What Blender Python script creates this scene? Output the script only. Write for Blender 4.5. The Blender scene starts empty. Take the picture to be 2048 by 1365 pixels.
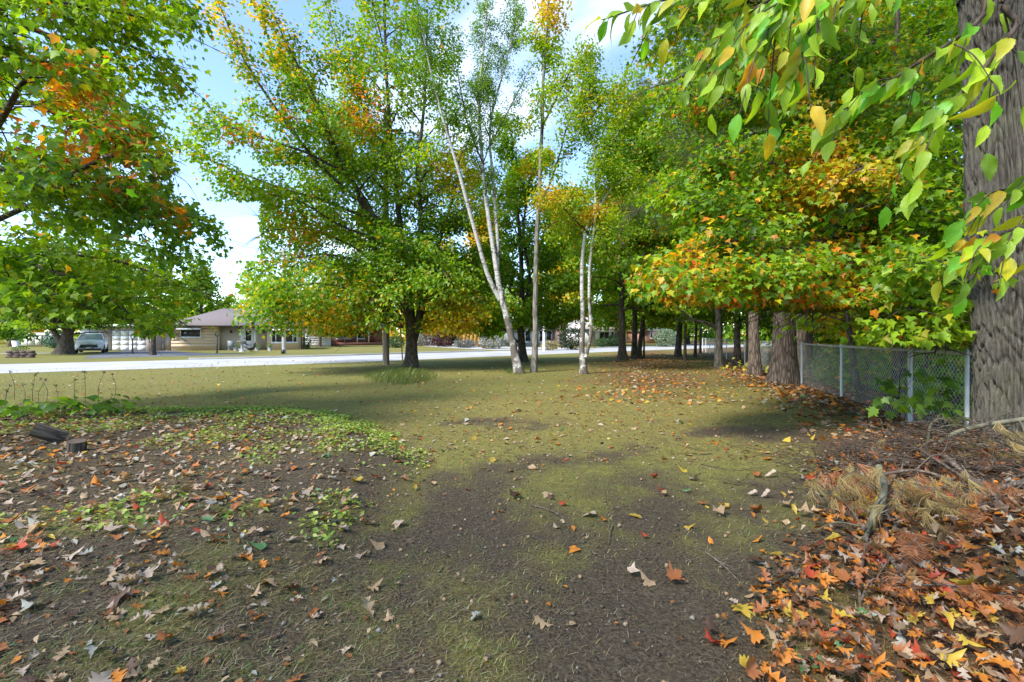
import bpy, math, random
import numpy as np
from mathutils import Matrix, Vector

scene = bpy.context.scene
COL = scene.collection
R = math.radians
FPX, CX, HY, EYE = 960.0, 1024.0, 672.0, 1.45      # focal length (px of the 2048 frame), centre column, horizon row, eye height

# ---------------------------------------------------------------- camera
cam = bpy.data.cameras.new('camera')
cam.sensor_width = 36.0
cam.lens = 36.0 * FPX / 2048.0
cam.shift_y = -(682.5 - HY) / 2048.0
cam.clip_start = 0.05
cam.clip_end = 3000.0
camo = bpy.data.objects.new('camera', cam)
COL.objects.link(camo)
camo.location = (0, 0, EYE)
camo.rotation_euler = (R(90), 0, 0)
scene.camera = camo

# ---------------------------------------------------------------- sun, sky, exposure
SUN_AZ, SUN_EL = R(-128), R(47)                    # azimuth from the view direction (+Y): behind the camera, to the left
sun_dir = Vector((math.sin(SUN_AZ) * math.cos(SUN_EL), math.cos(SUN_AZ) * math.cos(SUN_EL), math.sin(SUN_EL)))
sl = bpy.data.lights.new('sun', 'SUN')
sl.energy = 2.1
sl.angle = R(14.0)
sl.color = (1.0, 0.95, 0.86)
so = bpy.data.objects.new('sun', sl)
COL.objects.link(so)
so.location = (-40, -30, 60)
so.rotation_euler = sun_dir.to_track_quat('Z', 'Y').to_euler()

world = bpy.data.worlds.new('World')
scene.world = world
world.use_nodes = True
wn, wl = world.node_tree.nodes, world.node_tree.links
wn.clear()
w_out = wn.new('ShaderNodeOutputWorld')
w_bg = wn.new('ShaderNodeBackground')
w_bg.inputs['Strength'].default_value = 0.125
sky = wn.new('ShaderNodeTexSky')
sky.sky_type = 'NISHITA'
sky.sun_disc = False
sky.sun_elevation = SUN_EL
sky.sun_rotation = SUN_AZ
sky.altitude = 100
sky.air_density = 1.0
sky.dust_density = 0.4
sky.ozone_density = 3.0
tc = wn.new('ShaderNodeTexCoord')
sep = wn.new('ShaderNodeSeparateXYZ')
wl.new(tc.outputs['Generated'], sep.inputs[0])
zz = wn.new('ShaderNodeMath'); zz.operation = 'MAXIMUM'; zz.inputs[1].default_value = 0.0
wl.new(sep.outputs['Z'], zz.inputs[0])
za = wn.new('ShaderNodeMath'); za.operation = 'ADD'; za.inputs[1].default_value = 0.22
wl.new(zz.outputs[0], za.inputs[0])
dv = wn.new('ShaderNodeVectorMath'); dv.operation = 'DIVIDE'
wl.new(tc.outputs['Generated'], dv.inputs[0])
cmb = wn.new('ShaderNodeCombineXYZ')
for k in range(3):
    wl.new(za.outputs[0], cmb.inputs[k])
wl.new(cmb.outputs[0], dv.inputs[1])
cn = wn.new('ShaderNodeTexNoise')
cn.inputs['Scale'].default_value = 1.15
cn.inputs['Detail'].default_value = 8.0
cn.inputs['Roughness'].default_value = 0.55
cn.inputs['Distortion'].default_value = 0.3
wl.new(dv.outputs[0], cn.inputs['Vector'])
cr = wn.new('ShaderNodeMapRange'); cr.interpolation_type = 'SMOOTHSTEP'
cr.inputs['From Min'].default_value = 0.56
cr.inputs['From Max'].default_value = 0.80
cr.inputs['To Max'].default_value = 0.75
wl.new(cn.outputs['Fac'], cr.inputs['Value'])
cm = wn.new('ShaderNodeMix'); cm.data_type = 'RGBA'
wl.new(cr.outputs[0], cm.inputs['Factor'])
wl.new(sky.outputs[0], cm.inputs['A'])
cm.inputs['B'].default_value = (5.6, 6.0, 6.5, 1)
wl.new(cm.outputs['Result'], w_bg.inputs['Color'])
wl.new(w_bg.outputs[0], w_out.inputs['Surface'])

vs = scene.view_settings
scene.display_settings.display_device = 'sRGB'
vs.view_transform = 'Standard'
vs.look = 'None'
vs.exposure = 1.8
vs.gamma = 1.0
vs.use_curve_mapping = False
cy = scene.cycles
cy.max_bounces = 9
cy.diffuse_bounces = 6
cy.glossy_bounces = 2
cy.transmission_bounces = 7
cy.transparent_max_bounces = 4
cy.sample_clamp_indirect = 6.0
cy.use_denoising = True

# ---------------------------------------------------------------- helpers
rng = np.random.default_rng(7)


def W(px, py, d):
    """Point at depth d that the photograph shows at (px, py)."""
    return np.array([(px - CX) / FPX * d, d, EYE - (py - HY) / FPX * d])


def G(px, py):
    d = FPX * EYE / (py - HY)
    return np.array([(px - CX) / FPX * d, d, 0.0])


def to_px(p):
    p = np.asarray(p)
    d = np.maximum(p[..., 1], 1e-3)
    return CX + p[..., 0] / d * FPX, HY - (p[..., 2] - EYE) / d * FPX


def nrm(v):
    return v / np.maximum(np.linalg.norm(v, axis=-1, keepdims=True), 1e-9)


class Noise:
    """Cheap coherent noise: a sum of random plane waves, about -1..1."""
    def __init__(self, seed, freq, n=9, dim=3):
        r = np.random.default_rng(seed)
        k = nrm(r.normal(size=(n, dim)))
        self.k = k * freq * r.uniform(0.55, 1.7, (n, 1))
        self.p = r.uniform(0, 6.283, n)

    def __call__(self, p):
        return np.sin(p @ self.k.T + self.p).sum(-1) / math.sqrt(len(self.p)) * 0.9


def sstep(a, b, x):
    t = np.clip((x - a) / (b - a), 0, 1)
    return t * t * (3 - 2 * t)


def mkmesh(name, V, tris=None, quads=None, col=None, smooth=False):
    V = np.ascontiguousarray(V, np.float32).reshape(-1, 3)
    me = bpy.data.meshes.new(name)
    nt = 0 if tris is None else len(tris)
    nq = 0 if quads is None else len(quads)
    idx = []
    if nt: idx.append(np.asarray(tris).ravel())
    if nq: idx.append(np.asarray(quads).ravel())
    idx = np.concatenate(idx).astype(np.int32)
    starts = np.concatenate([np.arange(nt) * 3, nt * 3 + np.arange(nq) * 4]).astype(np.int32)
    me.vertices.add(len(V)); me.vertices.foreach_set('co', V.ravel())
    me.loops.add(len(idx)); me.loops.foreach_set('vertex_index', idx)
    me.polygons.add(nt + nq); me.polygons.foreach_set('loop_start', starts)
    if smooth:
        me.polygons.foreach_set('use_smooth', np.ones(nt + nq, bool))
    if col is not None:
        c = np.ones((len(V), 4), np.float32); c[:, :3] = col
        me.color_attributes.new('Col', 'FLOAT_COLOR', 'POINT').data.foreach_set('color', c.ravel())
    me.update(calc_edges=True)
    return me


class MB:
    """Collects pieces of ONE part."""
    def __init__(self):
        self.v, self.t, self.q, self.c, self.n = [], [], [], [], 0

    def add(self, V, tris=None, quads=None, col=None):
        V = np.asarray(V, float).reshape(-1, 3)
        if tris is not None and len(tris): self.t.append(np.asarray(tris) + self.n)
        if quads is not None and len(quads): self.q.append(np.asarray(quads) + self.n)
        if col is not None: self.c.append(np.broadcast_to(np.asarray(col, float), V.shape))
        self.v.append(V); self.n += len(V)
        return self

    def box(self, x0, x1, y0, y1, z0, z1):
        V = [(x, y, z) for z in (z0, z1) for y in (y0, y1) for x in (x0, x1)]
        return self.add(V, quads=[(0, 2, 3, 1), (4, 5, 7, 6), (0, 1, 5, 4), (2, 6, 7, 3), (0, 4, 6, 2), (1, 3, 7, 5)])

    def tube(self, P, r, sides=8, cap=True):
        P = np.asarray(P, float); r = np.broadcast_to(np.asarray(r, float), (len(P),))
        V, Q = tubes(P[None], r[None], sides)
        n0 = self.n
        self.add(V, quads=Q)
        if cap:
            for e in (0, len(P) - 1):
                c = self.n; self.v.append(P[e][None]); self.n += 1
                ring = n0 + e * sides + np.arange(sides)
                self.t.append(np.stack([ring, np.roll(ring, -1), np.full(sides, c)], 1))
        return self

    def mesh(self, name, smooth=False):
        return mkmesh(name, np.concatenate(self.v), np.concatenate(self.t) if self.t else None,
                      np.concatenate(self.q) if self.q else None,
                      np.concatenate(self.c) if self.c else None, smooth)

    def part(self, name, mat, parent=None, smooth=False, label=None):
        return part(name, self.mesh(name, smooth), mat, parent, label)


def tubes(P, Rr, sides):
    """P (B,N,3), Rr (B,N) -> vertices and quads of B open tubes."""
    B, N, _ = P.shape
    T = nrm(np.gradient(P, axis=1))
    m = nrm(P[:, -1] - P[:, 0])
    ref = np.where(np.abs(m[:, 2:3]) > 0.75, np.array([[1.0, 0, 0]]), np.array([[0, 0, 1.0]]))
    A = nrm(np.cross(T, ref[:, None, :]))
    Bn = np.cross(T, A)
    a = np.arange(sides) / sides * 2 * math.pi
    V = P[:, :, None, :] + Rr[:, :, None, None] * (A[:, :, None, :] * np.cos(a)[:, None] + Bn[:, :, None, :] * np.sin(a)[:, None])
    b, n, s = np.meshgrid(np.arange(B), np.arange(N - 1), np.arange(sides), indexing='ij')
    i0 = (b * N + n) * sides + s
    s1 = (s + 1) % sides
    i1 = (b * N + n) * sides + s1
    Q = np.stack([i0, i1, i1 + sides, i0 + sides], -1).reshape(-1, 4)
    return V.reshape(-1, 3), Q


def catmull(pts, n):
    p = np.asarray(pts, float)
    if len(p) == 2:
        t = np.linspace(0, 1, n)[:, None]
        return p[0] * (1 - t) + p[1] * t
    q = np.vstack([2 * p[0] - p[1], p, 2 * p[-1] - p[-2]])
    u = np.linspace(0, len(p) - 1 - 1e-6, n)
    i = u.astype(int); t = (u - i)[:, None]
    a, b, c, d = q[i], q[i + 1], q[i + 2], q[i + 3]
    return 0.5 * (2 * b + (c - a) * t + (2 * a - 5 * b + 4 * c - d) * t ** 2 + (3 * b - a - 3 * c + d) * t ** 3)


def tag(o, label=None, cat=None, group=None, kind=None):
    if label: o['label'] = label
    if cat: o['category'] = cat
    if group: o['group'] = group
    if kind: o['kind'] = kind
    return o


def thing(name, label, cat, loc=(0, 0, 0), rotz=0.0, group=None):
    o = bpy.data.objects.new(name, None)
    o.empty_display_size = 0.2
    COL.objects.link(o)
    o.location = [float(a) for a in loc]
    o.rotation_euler = (0, 0, rotz)
    return tag(o, label, cat, group)


def part(name, me, mat, parent=None, label=None):
    o = bpy.data.objects.new(name, me)
    COL.objects.link(o)
    if mat is not None and not me.materials:
        me.materials.append(mat)
    if parent is not None:
        o.parent = parent
    if label:
        o['label'] = label
    return o


# ---------------------------------------------------------------- materials
MATS = {}


def newmat(name):
    m = bpy.data.materials.new(name)
    m.use_nodes = True
    nt = m.node_tree
    nt.nodes.clear()
    out = nt.nodes.new('ShaderNodeOutputMaterial')
    return m, nt.nodes, nt.links, out


def mixrgb(N, L, fac, a, b, mode='MIX'):
    m = N.new('ShaderNodeMix'); m.data_type = 'RGBA'; m.blend_type = mode
    for k, v in (('Factor', fac), ('A', a), ('B', b)):
        s = m.inputs[k]
        if isinstance(v, (int, float)): s.default_value = v
        elif isinstance(v, tuple): s.default_value = (*v, 1) if len(v) == 3 else v
        else: L.new(v, s)
    return m.outputs['Result']


def noise(N, L, vec, scale, detail=3, rough=0.55, stretch=None, dist=0.0):
    if stretch:
        mp = N.new('ShaderNodeMapping'); mp.inputs['Scale'].default_value = stretch
        L.new(vec, mp.inputs['Vector']); vec = mp.outputs[0]
    n = N.new('ShaderNodeTexNoise')
    n.inputs['Scale'].default_value = scale
    n.inputs['Detail'].default_value = detail
    n.inputs['Roughness'].default_value = rough
    n.inputs['Distortion'].default_value = dist
    L.new(vec, n.inputs['Vector'])
    return n.outputs['Fac']


def remap(N, L, v, a, b, c=0.0, d=1.0, smooth=True):
    m = N.new('ShaderNodeMapRange')
    if smooth: m.interpolation_type = 'SMOOTHSTEP'
    m.inputs['From Min'].default_value = a; m.inputs['From Max'].default_value = b
    m.inputs['To Min'].default_value = c; m.inputs['To Max'].default_value = d
    L.new(v, m.inputs['Value'])
    return m.outputs[0]


def bump(N, L, h, strength, dist):
    b = N.new('ShaderNodeBump')
    b.inputs['Strength'].default_value = strength
    b.inputs['Distance'].default_value = dist
    L.new(h, b.inputs['Height'])
    return b.outputs[0]


def paint(name, col, rough=0.6, var=0.12, scale=3.0, metal=0.0, bmp=0.0, bscale=40.0, spec=0.4):
    """A plain surface with a little uneven tone."""
    if name in MATS: return MATS[name]
    m, N, L, out = newmat(name)
    tc = N.new('ShaderNodeTexCoord').outputs['Object']
    n = noise(N, L, tc, scale, 5)
    c = mixrgb(N, L, n, tuple(a * (1 - var) for a in col), tuple(min(1, a * (1 + var)) for a in col))
    p = N.new('ShaderNodeBsdfPrincipled')
    L.new(c, p.inputs['Base Color'])
    p.inputs['Roughness'].default_value = rough
    p.inputs['Metallic'].default_value = metal
    p.inputs['Specular IOR Level'].default_value = spec
    if bmp:
        L.new(bump(N, L, noise(N, L, tc, bscale, 4), bmp, 0.01), p.inputs['Normal'])
    L.new(p.outputs[0], out.inputs['Surface'])
    MATS[name] = m
    return m


def leafmat(name, trans=0.5, gloss=0.06, rough=0.45, blotch=0.25, bscale=60.0):
    """Leaf blade: colour from the leaf's own attribute, light shining through."""
    m, N, L, out = newmat(name)
    at = N.new('ShaderNodeAttribute'); at.attribute_name = 'Col'
    tcn = N.new('ShaderNodeTexCoord').outputs['Object']
    sp = noise(N, L, tcn, bscale, 3)
    c = mixrgb(N, L, remap(N, L, sp, 0.35, 0.7, 0.0, blotch), at.outputs['Color'], mixrgb(N, L, 1.0, at.outputs['Color'], (0.6, 0.62, 0.5), 'MULTIPLY'))
    d = N.new('ShaderNodeBsdfDiffuse'); L.new(c, d.inputs['Color'])
    t = N.new('ShaderNodeBsdfTranslucent')
    ct = mixrgb(N, L, 1.0, c, (1.25, 1.2, 0.6), 'MULTIPLY')
    L.new(ct, t.inputs['Color'])
    mx = N.new('ShaderNodeMixShader'); mx.inputs[0].default_value = trans
    L.new(d.outputs[0], mx.inputs[1]); L.new(t.outputs[0], mx.inputs[2])
    g = N.new('ShaderNodeBsdfGlossy'); g.inputs['Roughness'].default_value = rough
    g.inputs['Color'].default_value = (0.9, 0.95, 1.0, 1)
    m2 = N.new('ShaderNodeMixShader'); m2.inputs[0].default_value = gloss
    L.new(mx.outputs[0], m2.inputs[1]); L.new(g.outputs[0], m2.inputs[2])
    L.new(m2.outputs[0], out.inputs['Surface'])
    return m


def barkmat(name, dark, light, sx=14.0, sz=2.0, strength=0.8, moss=0.0):
    m, N, L, out = newmat(name)
    tcn = N.new('ShaderNodeTexCoord').outputs['Object']
    n1 = noise(N, L, tcn, 1.0, 6, 0.65, (sx, sx, sz), 0.6)
    n2 = noise(N, L, tcn, 3.0, 4, 0.6)
    v = N.new('ShaderNodeTexVoronoi'); v.feature = 'DISTANCE_TO_EDGE'; v.inputs['Scale'].default_value = 1.0
    mp = N.new('ShaderNodeMapping'); mp.inputs['Scale'].default_value = (sx * 1.2, sx * 1.2, sz * 1.4)
    L.new(tcn, mp.inputs['Vector']); L.new(mp.outputs[0], v.inputs['Vector'])
    fur = remap(N, L, v.outputs['Distance'], 0.0, 0.28)
    h = mixrgb(N, L, 0.5, fur, n1)
    c = mixrgb(N, L, remap(N, L, h, 0.2, 0.85), dark, light)
    c = mixrgb(N, L, remap(N, L, n2, 0.35, 0.75, 0, 0.45), c, tuple(a * 1.5 for a in light))
    if moss:
        c = mixrgb(N, L, remap(N, L, noise(N, L, tcn, 2.2, 4), 0.5, 0.7, 0, moss), c, (0.10, 0.13, 0.05))
    p = N.new('ShaderNodeBsdfPrincipled')
    L.new(c, p.inputs['Base Color']); p.inputs['Roughness'].default_value = 0.9
    p.inputs['Specular IOR Level'].default_value = 0.2
    L.new(bump(N, L, h, strength, 0.03), p.inputs['Normal'])
    L.new(p.outputs[0], out.inputs['Surface'])
    MATS[name] = m
    return m


M_maple = barkmat('maple_bark', (0.035, 0.028, 0.022), (0.13, 0.105, 0.08))
M_grey = barkmat('grey_bark', (0.10, 0.09, 0.075), (0.26, 0.235, 0.20), 10, 1.4, 0.4)
M_pine = barkmat('pine_bark', (0.045, 0.034, 0.026), (0.175, 0.132, 0.10), 11, 1.7, 1.0)
M_path = barkmat('greyish_maple_bark', (0.055, 0.047, 0.038), (0.17, 0.15, 0.12), 10, 1.4, 0.5)


def oakmat():
    m, N, L, out = newmat('oak_bark')
    tcn = N.new('ShaderNodeTexCoord').outputs['Object']
    n1 = noise(N, L, tcn, 1.0, 6, 0.7, (34, 34, 9), 0.5)
    n2 = noise(N, L, tcn, 2.0, 5, 0.6)
    n3 = noise(N, L, tcn, 1.0, 5, 0.7, (90, 90, 40))
    c = mixrgb(N, L, remap(N, L, n1, 0.3, 0.75), (0.052, 0.047, 0.038), (0.130, 0.120, 0.098))
    c = mixrgb(N, L, remap(N, L, n3, 0.55, 0.75, 0, 0.5), c, (0.19, 0.172, 0.138))
    c = mixrgb(N, L, remap(N, L, n2, 0.52, 0.68, 0, 0.35), c, (0.12, 0.13, 0.075))
    p = N.new('ShaderNodeBsdfPrincipled')
    L.new(c, p.inputs['Base Color']); p.inputs['Roughness'].default_value = 0.95; p.inputs['Specular IOR Level'].default_value = 0.1
    L.new(bump(N, L, mixrgb(N, L, 0.4, n1, n3), 0.8, 0.02), p.inputs['Normal'])
    L.new(p.outputs[0], out.inputs['Surface'])
    return m


M_oak = oakmat()
M_twig = barkmat('twig_bark', (0.035, 0.025, 0.02), (0.10, 0.075, 0.055), 20, 6, 0.3)
M_deadwood = barkmat('dead_bark', (0.055, 0.042, 0.032), (0.175, 0.137, 0.104), 22, 6, 0.5)
M_greenwood = barkmat('smooth_greenish_bark', (0.065, 0.06, 0.038), (0.15, 0.142, 0.094), 5, 1.5, 0.12)


def birchmat():
    m, N, L, out = newmat('birch_bark')
    tcn = N.new('ShaderNodeTexCoord').outputs['Object']
    len_ = noise(N, L, tcn, 1.0, 4, 0.6, (5, 5, 42), 0.4)
    patch = noise(N, L, tcn, 2.6, 5, 0.65, (1, 1, 0.8))
    sp = N.new('ShaderNodeSeparateXYZ'); L.new(tcn, sp.inputs[0])
    low = remap(N, L, sp.outputs['Z'], 0.2, 5.0, 0.17, 0.0)
    add = N.new('ShaderNodeMath'); add.operation = 'ADD'
    L.new(patch, add.inputs[0]); L.new(low, add.inputs[1])
    c = mixrgb(N, L, remap(N, L, len_, 0.53, 0.62), (0.50, 0.475, 0.43), (0.10, 0.085, 0.07))
    c = mixrgb(N, L, remap(N, L, add.outputs[0], 0.57, 0.66), c, (0.12, 0.10, 0.08))
    p = N.new('ShaderNodeBsdfPrincipled')
    L.new(c, p.inputs['Base Color']); p.inputs['Roughness'].default_value = 0.75
    L.new(bump(N, L, add.outputs[0], 0.5, 0.02), p.inputs['Normal'])
    L.new(p.outputs[0], out.inputs['Surface'])
    return m


M_birch = birchmat()
M_leaf = leafmat('leaf_blade', 0.55, 0.022, 0.5, 0.12)


def veined(name):
    m, N, L, out = newmat(name)
    at = N.new('ShaderNodeAttribute'); at.attribute_name = 'Col'
    tcn = N.new('ShaderNodeTexCoord').outputs['Object']
    sp = N.new('ShaderNodeSeparateXYZ'); L.new(tcn, sp.inputs[0])
    av = N.new('ShaderNodeMath'); av.operation = 'ABSOLUTE'; L.new(sp.outputs['Y'], av.inputs[0])
    k = N.new('ShaderNodeMath'); k.operation = 'MULTIPLY_ADD'; L.new(av.outputs[0], k.inputs[0]); k.inputs[1].default_value = -0.9; L.new(sp.outputs['X'], k.inputs[2])
    fr = N.new('ShaderNodeMath'); fr.operation = 'MULTIPLY'; L.new(k.outputs[0], fr.inputs[0]); fr.inputs[1].default_value = 62.0
    sn = N.new('ShaderNodeMath'); sn.operation = 'SINE'; L.new(fr.outputs[0], sn.inputs[0])
    vein = remap(N, L, sn.outputs[0], 0.82, 1.0, 0, 0.55)
    mid = remap(N, L, av.outputs[0], 0.006, 0.02, 0.8, 0.0)
    mx = N.new('ShaderNodeMath'); mx.operation = 'MAXIMUM'; L.new(vein, mx.inputs[0]); L.new(mid, mx.inputs[1])
    oi = N.new('ShaderNodeObjectInfo')
    ad = N.new('ShaderNodeVectorMath'); ad.operation = 'ADD'; L.new(tcn, ad.inputs[0])
    cb = N.new('ShaderNodeCombineXYZ'); sc_ = N.new('ShaderNodeMath'); sc_.operation = 'MULTIPLY'; sc_.inputs[1].default_value = 40.0; L.new(oi.outputs['Random'], sc_.inputs[0])
    for q in range(3): L.new(sc_.outputs[0], cb.inputs[q])
    L.new(cb.outputs[0], ad.inputs[1])
    blot = noise(N, L, ad.outputs[0], 3.5, 4)
    spots = noise(N, L, ad.outputs[0], 22.0, 2)
    c = mixrgb(N, L, remap(N, L, blot, 0.5, 0.75, 0, 0.55), at.outputs['Color'], mixrgb(N, L, 1.0, at.outputs['Color'], (1.25, 1.05, 0.8), 'MULTIPLY'))
    c = mixrgb(N, L, mx.outputs[0], c, mixrgb(N, L, 1.0, c, (1.35, 1.25, 1.3), 'MULTIPLY'))
    c = mixrgb(N, L, remap(N, L, spots, 0.69, 0.74, 0, 0.55), c, (0.16, 0.08, 0.03))
    d = N.new('ShaderNodeBsdfDiffuse'); L.new(c, d.inputs['Color'])
    L.new(bump(N, L, mx.outputs[0], 0.4, 0.02), d.inputs['Normal'])
    t = N.new('ShaderNodeBsdfTranslucent'); L.new(mixrgb(N, L, 1.0, c, (1.2, 1.15, 0.6), 'MULTIPLY'), t.inputs['Color'])
    mm = N.new('ShaderNodeMixShader'); mm.inputs[0].default_value = 0.5
    L.new(d.outputs[0], mm.inputs[1]); L.new(t.outputs[0], mm.inputs[2])
    g = N.new('ShaderNodeBsdfGlossy'); g.inputs['Roughness'].default_value = 0.5; g.inputs['Color'].default_value = (0.8, 0.85, 0.9, 1)
    m2 = N.new('ShaderNodeMixShader'); m2.inputs[0].default_value = 0.03
    L.new(mm.outputs[0], m2.inputs[1]); L.new(g.outputs[0], m2.inputs[2])
    L.new(m2.outputs[0], out.inputs['Surface'])
    return m


M_leafnear = veined('leaf_blade_near')
M_needle = leafmat('pine_needle', 0.3, 0.015)
M_litter = leafmat('dead_leaf', 0.18, 0.03, 0.5, blotch=0.75, bscale=70.0)
M_grassblade = leafmat('grass_blade', 0.35, 0.03)


def woodmat(name, dark, light, s=8.0):
    m, N, L, out = newmat(name)
    tcn = N.new('ShaderNodeTexCoord').outputs['Object']
    n = noise(N, L, tcn, 1.0, 5, 0.6, (s, s, s * 0.08), 0.4)
    c = mixrgb(N, L, remap(N, L, n, 0.3, 0.7), dark, light)
    p = N.new('ShaderNodeBsdfPrincipled')
    L.new(c, p.inputs['Base Color']); p.inputs['Roughness'].default_value = 0.85
    L.new(bump(N, L, n, 0.4, 0.01), p.inputs['Normal'])
    L.new(p.outputs[0], out.inputs['Surface'])
    return m


M_pole = woodmat('weathered_pole', (0.10, 0.075, 0.06), (0.27, 0.22, 0.18))
M_greypole = woodmat('grey_pole', (0.28, 0.25, 0.22), (0.46, 0.43, 0.39))
M_galv = paint('galvanised_steel', (0.62, 0.62, 0.59), 0.5, 0.15, 6, 0.2)
M_black = paint('black_metal', (0.02, 0.02, 0.022), 0.45)
M_white = paint('white_paint', (0.78, 0.78, 0.76), 0.5, 0.05)
M_glass = paint('dark_glass', (0.012, 0.015, 0.018), 0.06, 0.2, 2, 0, 0, 1, 0.8)
# ---------------------------------------------------------------- ground
nA, nB, nC, nD = Noise(1, 0.9, dim=2), Noise(2, 2.6, dim=2), Noise(3, 7.5, dim=2), Noise(4, 22.0, 14, dim=2)
nE = Noise(5, 0.35, dim=2)
NX0, NX1, NY0, NY1 = -10.0, 10.0, 0.6, 14.0


def bed(x, y):
    """0 outside the raised bed on the left, rising to 1 and more inside it."""
    back = 9.5 - 0.24 * np.maximum(0, x + 5.0) ** 2
    return np.clip(np.minimum((back - y) / 1.3, (-0.75 - x - 0.02 * (y - 3) ** 2 * (y > 3)) / 1.1), -1, 2)


def gh(x, y):
    """Height of the ground."""
    x = np.asarray(x, float); y = np.asarray(y, float)
    p = np.stack([x, y], -1)
    left = 0.17 * sstep(0, 1, bed(x, y)) * sstep(0.4, 3.0, y)
    pile = 0.20 * np.exp(-((x - 3.4) / 1.25) ** 2 - ((y - 2.9) / 1.5) ** 2) + 0.24 * np.exp(-((x - 4.7) / 1.15) ** 2 - ((y - 4.8) / 0.95) ** 2)
    und = 0.018 * nA(p) + 0.009 * nB(p)
    clod = 0.0035 * nC(p) + 0.003 * nD(p)
    fade = sstep(NX0, NX0 + 1.5, x) * sstep(NX1, NX1 - 1.5, x) * sstep(NY0 - 0.01, NY0 + 0.5, y) * sstep(NY1, NY1 - 2.0, y)
    return (left + pile + und + clod) * fade


def cover(x, y):
    """How much of the soil is under grass (0..1), how mossy-yellow, how leaf-brown."""
    p = np.stack([x, y], -1)
    n1, n2, n3 = nA(p), nB(p), nC(p)
    # bare track up the middle, widening towards the camera
    mid = 0.28 + 0.02 * y
    w = 1.25 + 0.08 * y
    track = np.exp(-(((x - mid) / w) ** 4)) * sstep(7.4, 2.6, y + 0.6 * n1 + 0.5 * n2)
    left = sstep(-0.25, 0.5, bed(x, y) + 0.3 * n2 + 0.2 * n3) * 0.9
    nearbare = sstep(5.2, 2.6, y + 0.5 * n1 + 0.3 * n2) * 0.95
    patch_r = np.exp(-(((x - 4.0) / 1.5) ** 2 + ((y - 7.0) / 0.85) ** 2) * 1.1)
    patch_c = 0.75 * np.exp(-(((x + 0.25) / 0.8) ** 2 + ((y - 8.1) / 0.5) ** 2))
    right = sstep(-0.4, 0.6, x - 1.0 - 0.72 * (y - 2.0) + 0.3 * n1) * sstep(9.5, 6.5, y)
    fence = sstep(-1.6, -0.4, x - (4.34 + 0.30 * y) + 0.35 * n1) * sstep(4.5, 6, y)
    bare = np.max([track * .9, left, nearbare * .92, patch_r * .9, patch_c, right, fence], axis=0)
    g = np.clip(1.02 - bare + 0.30 * n2 * (bare > 0.02) + 0.22 * n3 + 0.12 * nD(p), 0, 1)
    g = np.where(bare < 0.05, np.maximum(g, 0.72 + 0.14 * n2 + 0.08 * n3), g)
    moss = np.clip(np.exp(-(((y - 9.0) / 4.5) ** 2)) * sstep(-7, -1.5, x) + 0.25 * n1, 0, 1)
    pathx = 2.6 + 0.28 * (y - 9)
    brown = np.exp(-(((x - pathx) / (1.6 + 0.03 * y)) ** 2)) * sstep(9.5, 15, y) * sstep(60, 40, y)
    brown = np.clip(brown * (1.15 + 0.45 * n1 + .3 * n2) + 0.8 * fence * sstep(5, 8, y) + 0.9 * sstep(-0.1, 0.5, x - 1.0 - 0.72 * (y - 2.0) + 0.3 * n1) * (y < 9), 0, 1)
    return np.clip(g, 0, 1), np.clip(moss, 0, 1), brown


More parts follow.
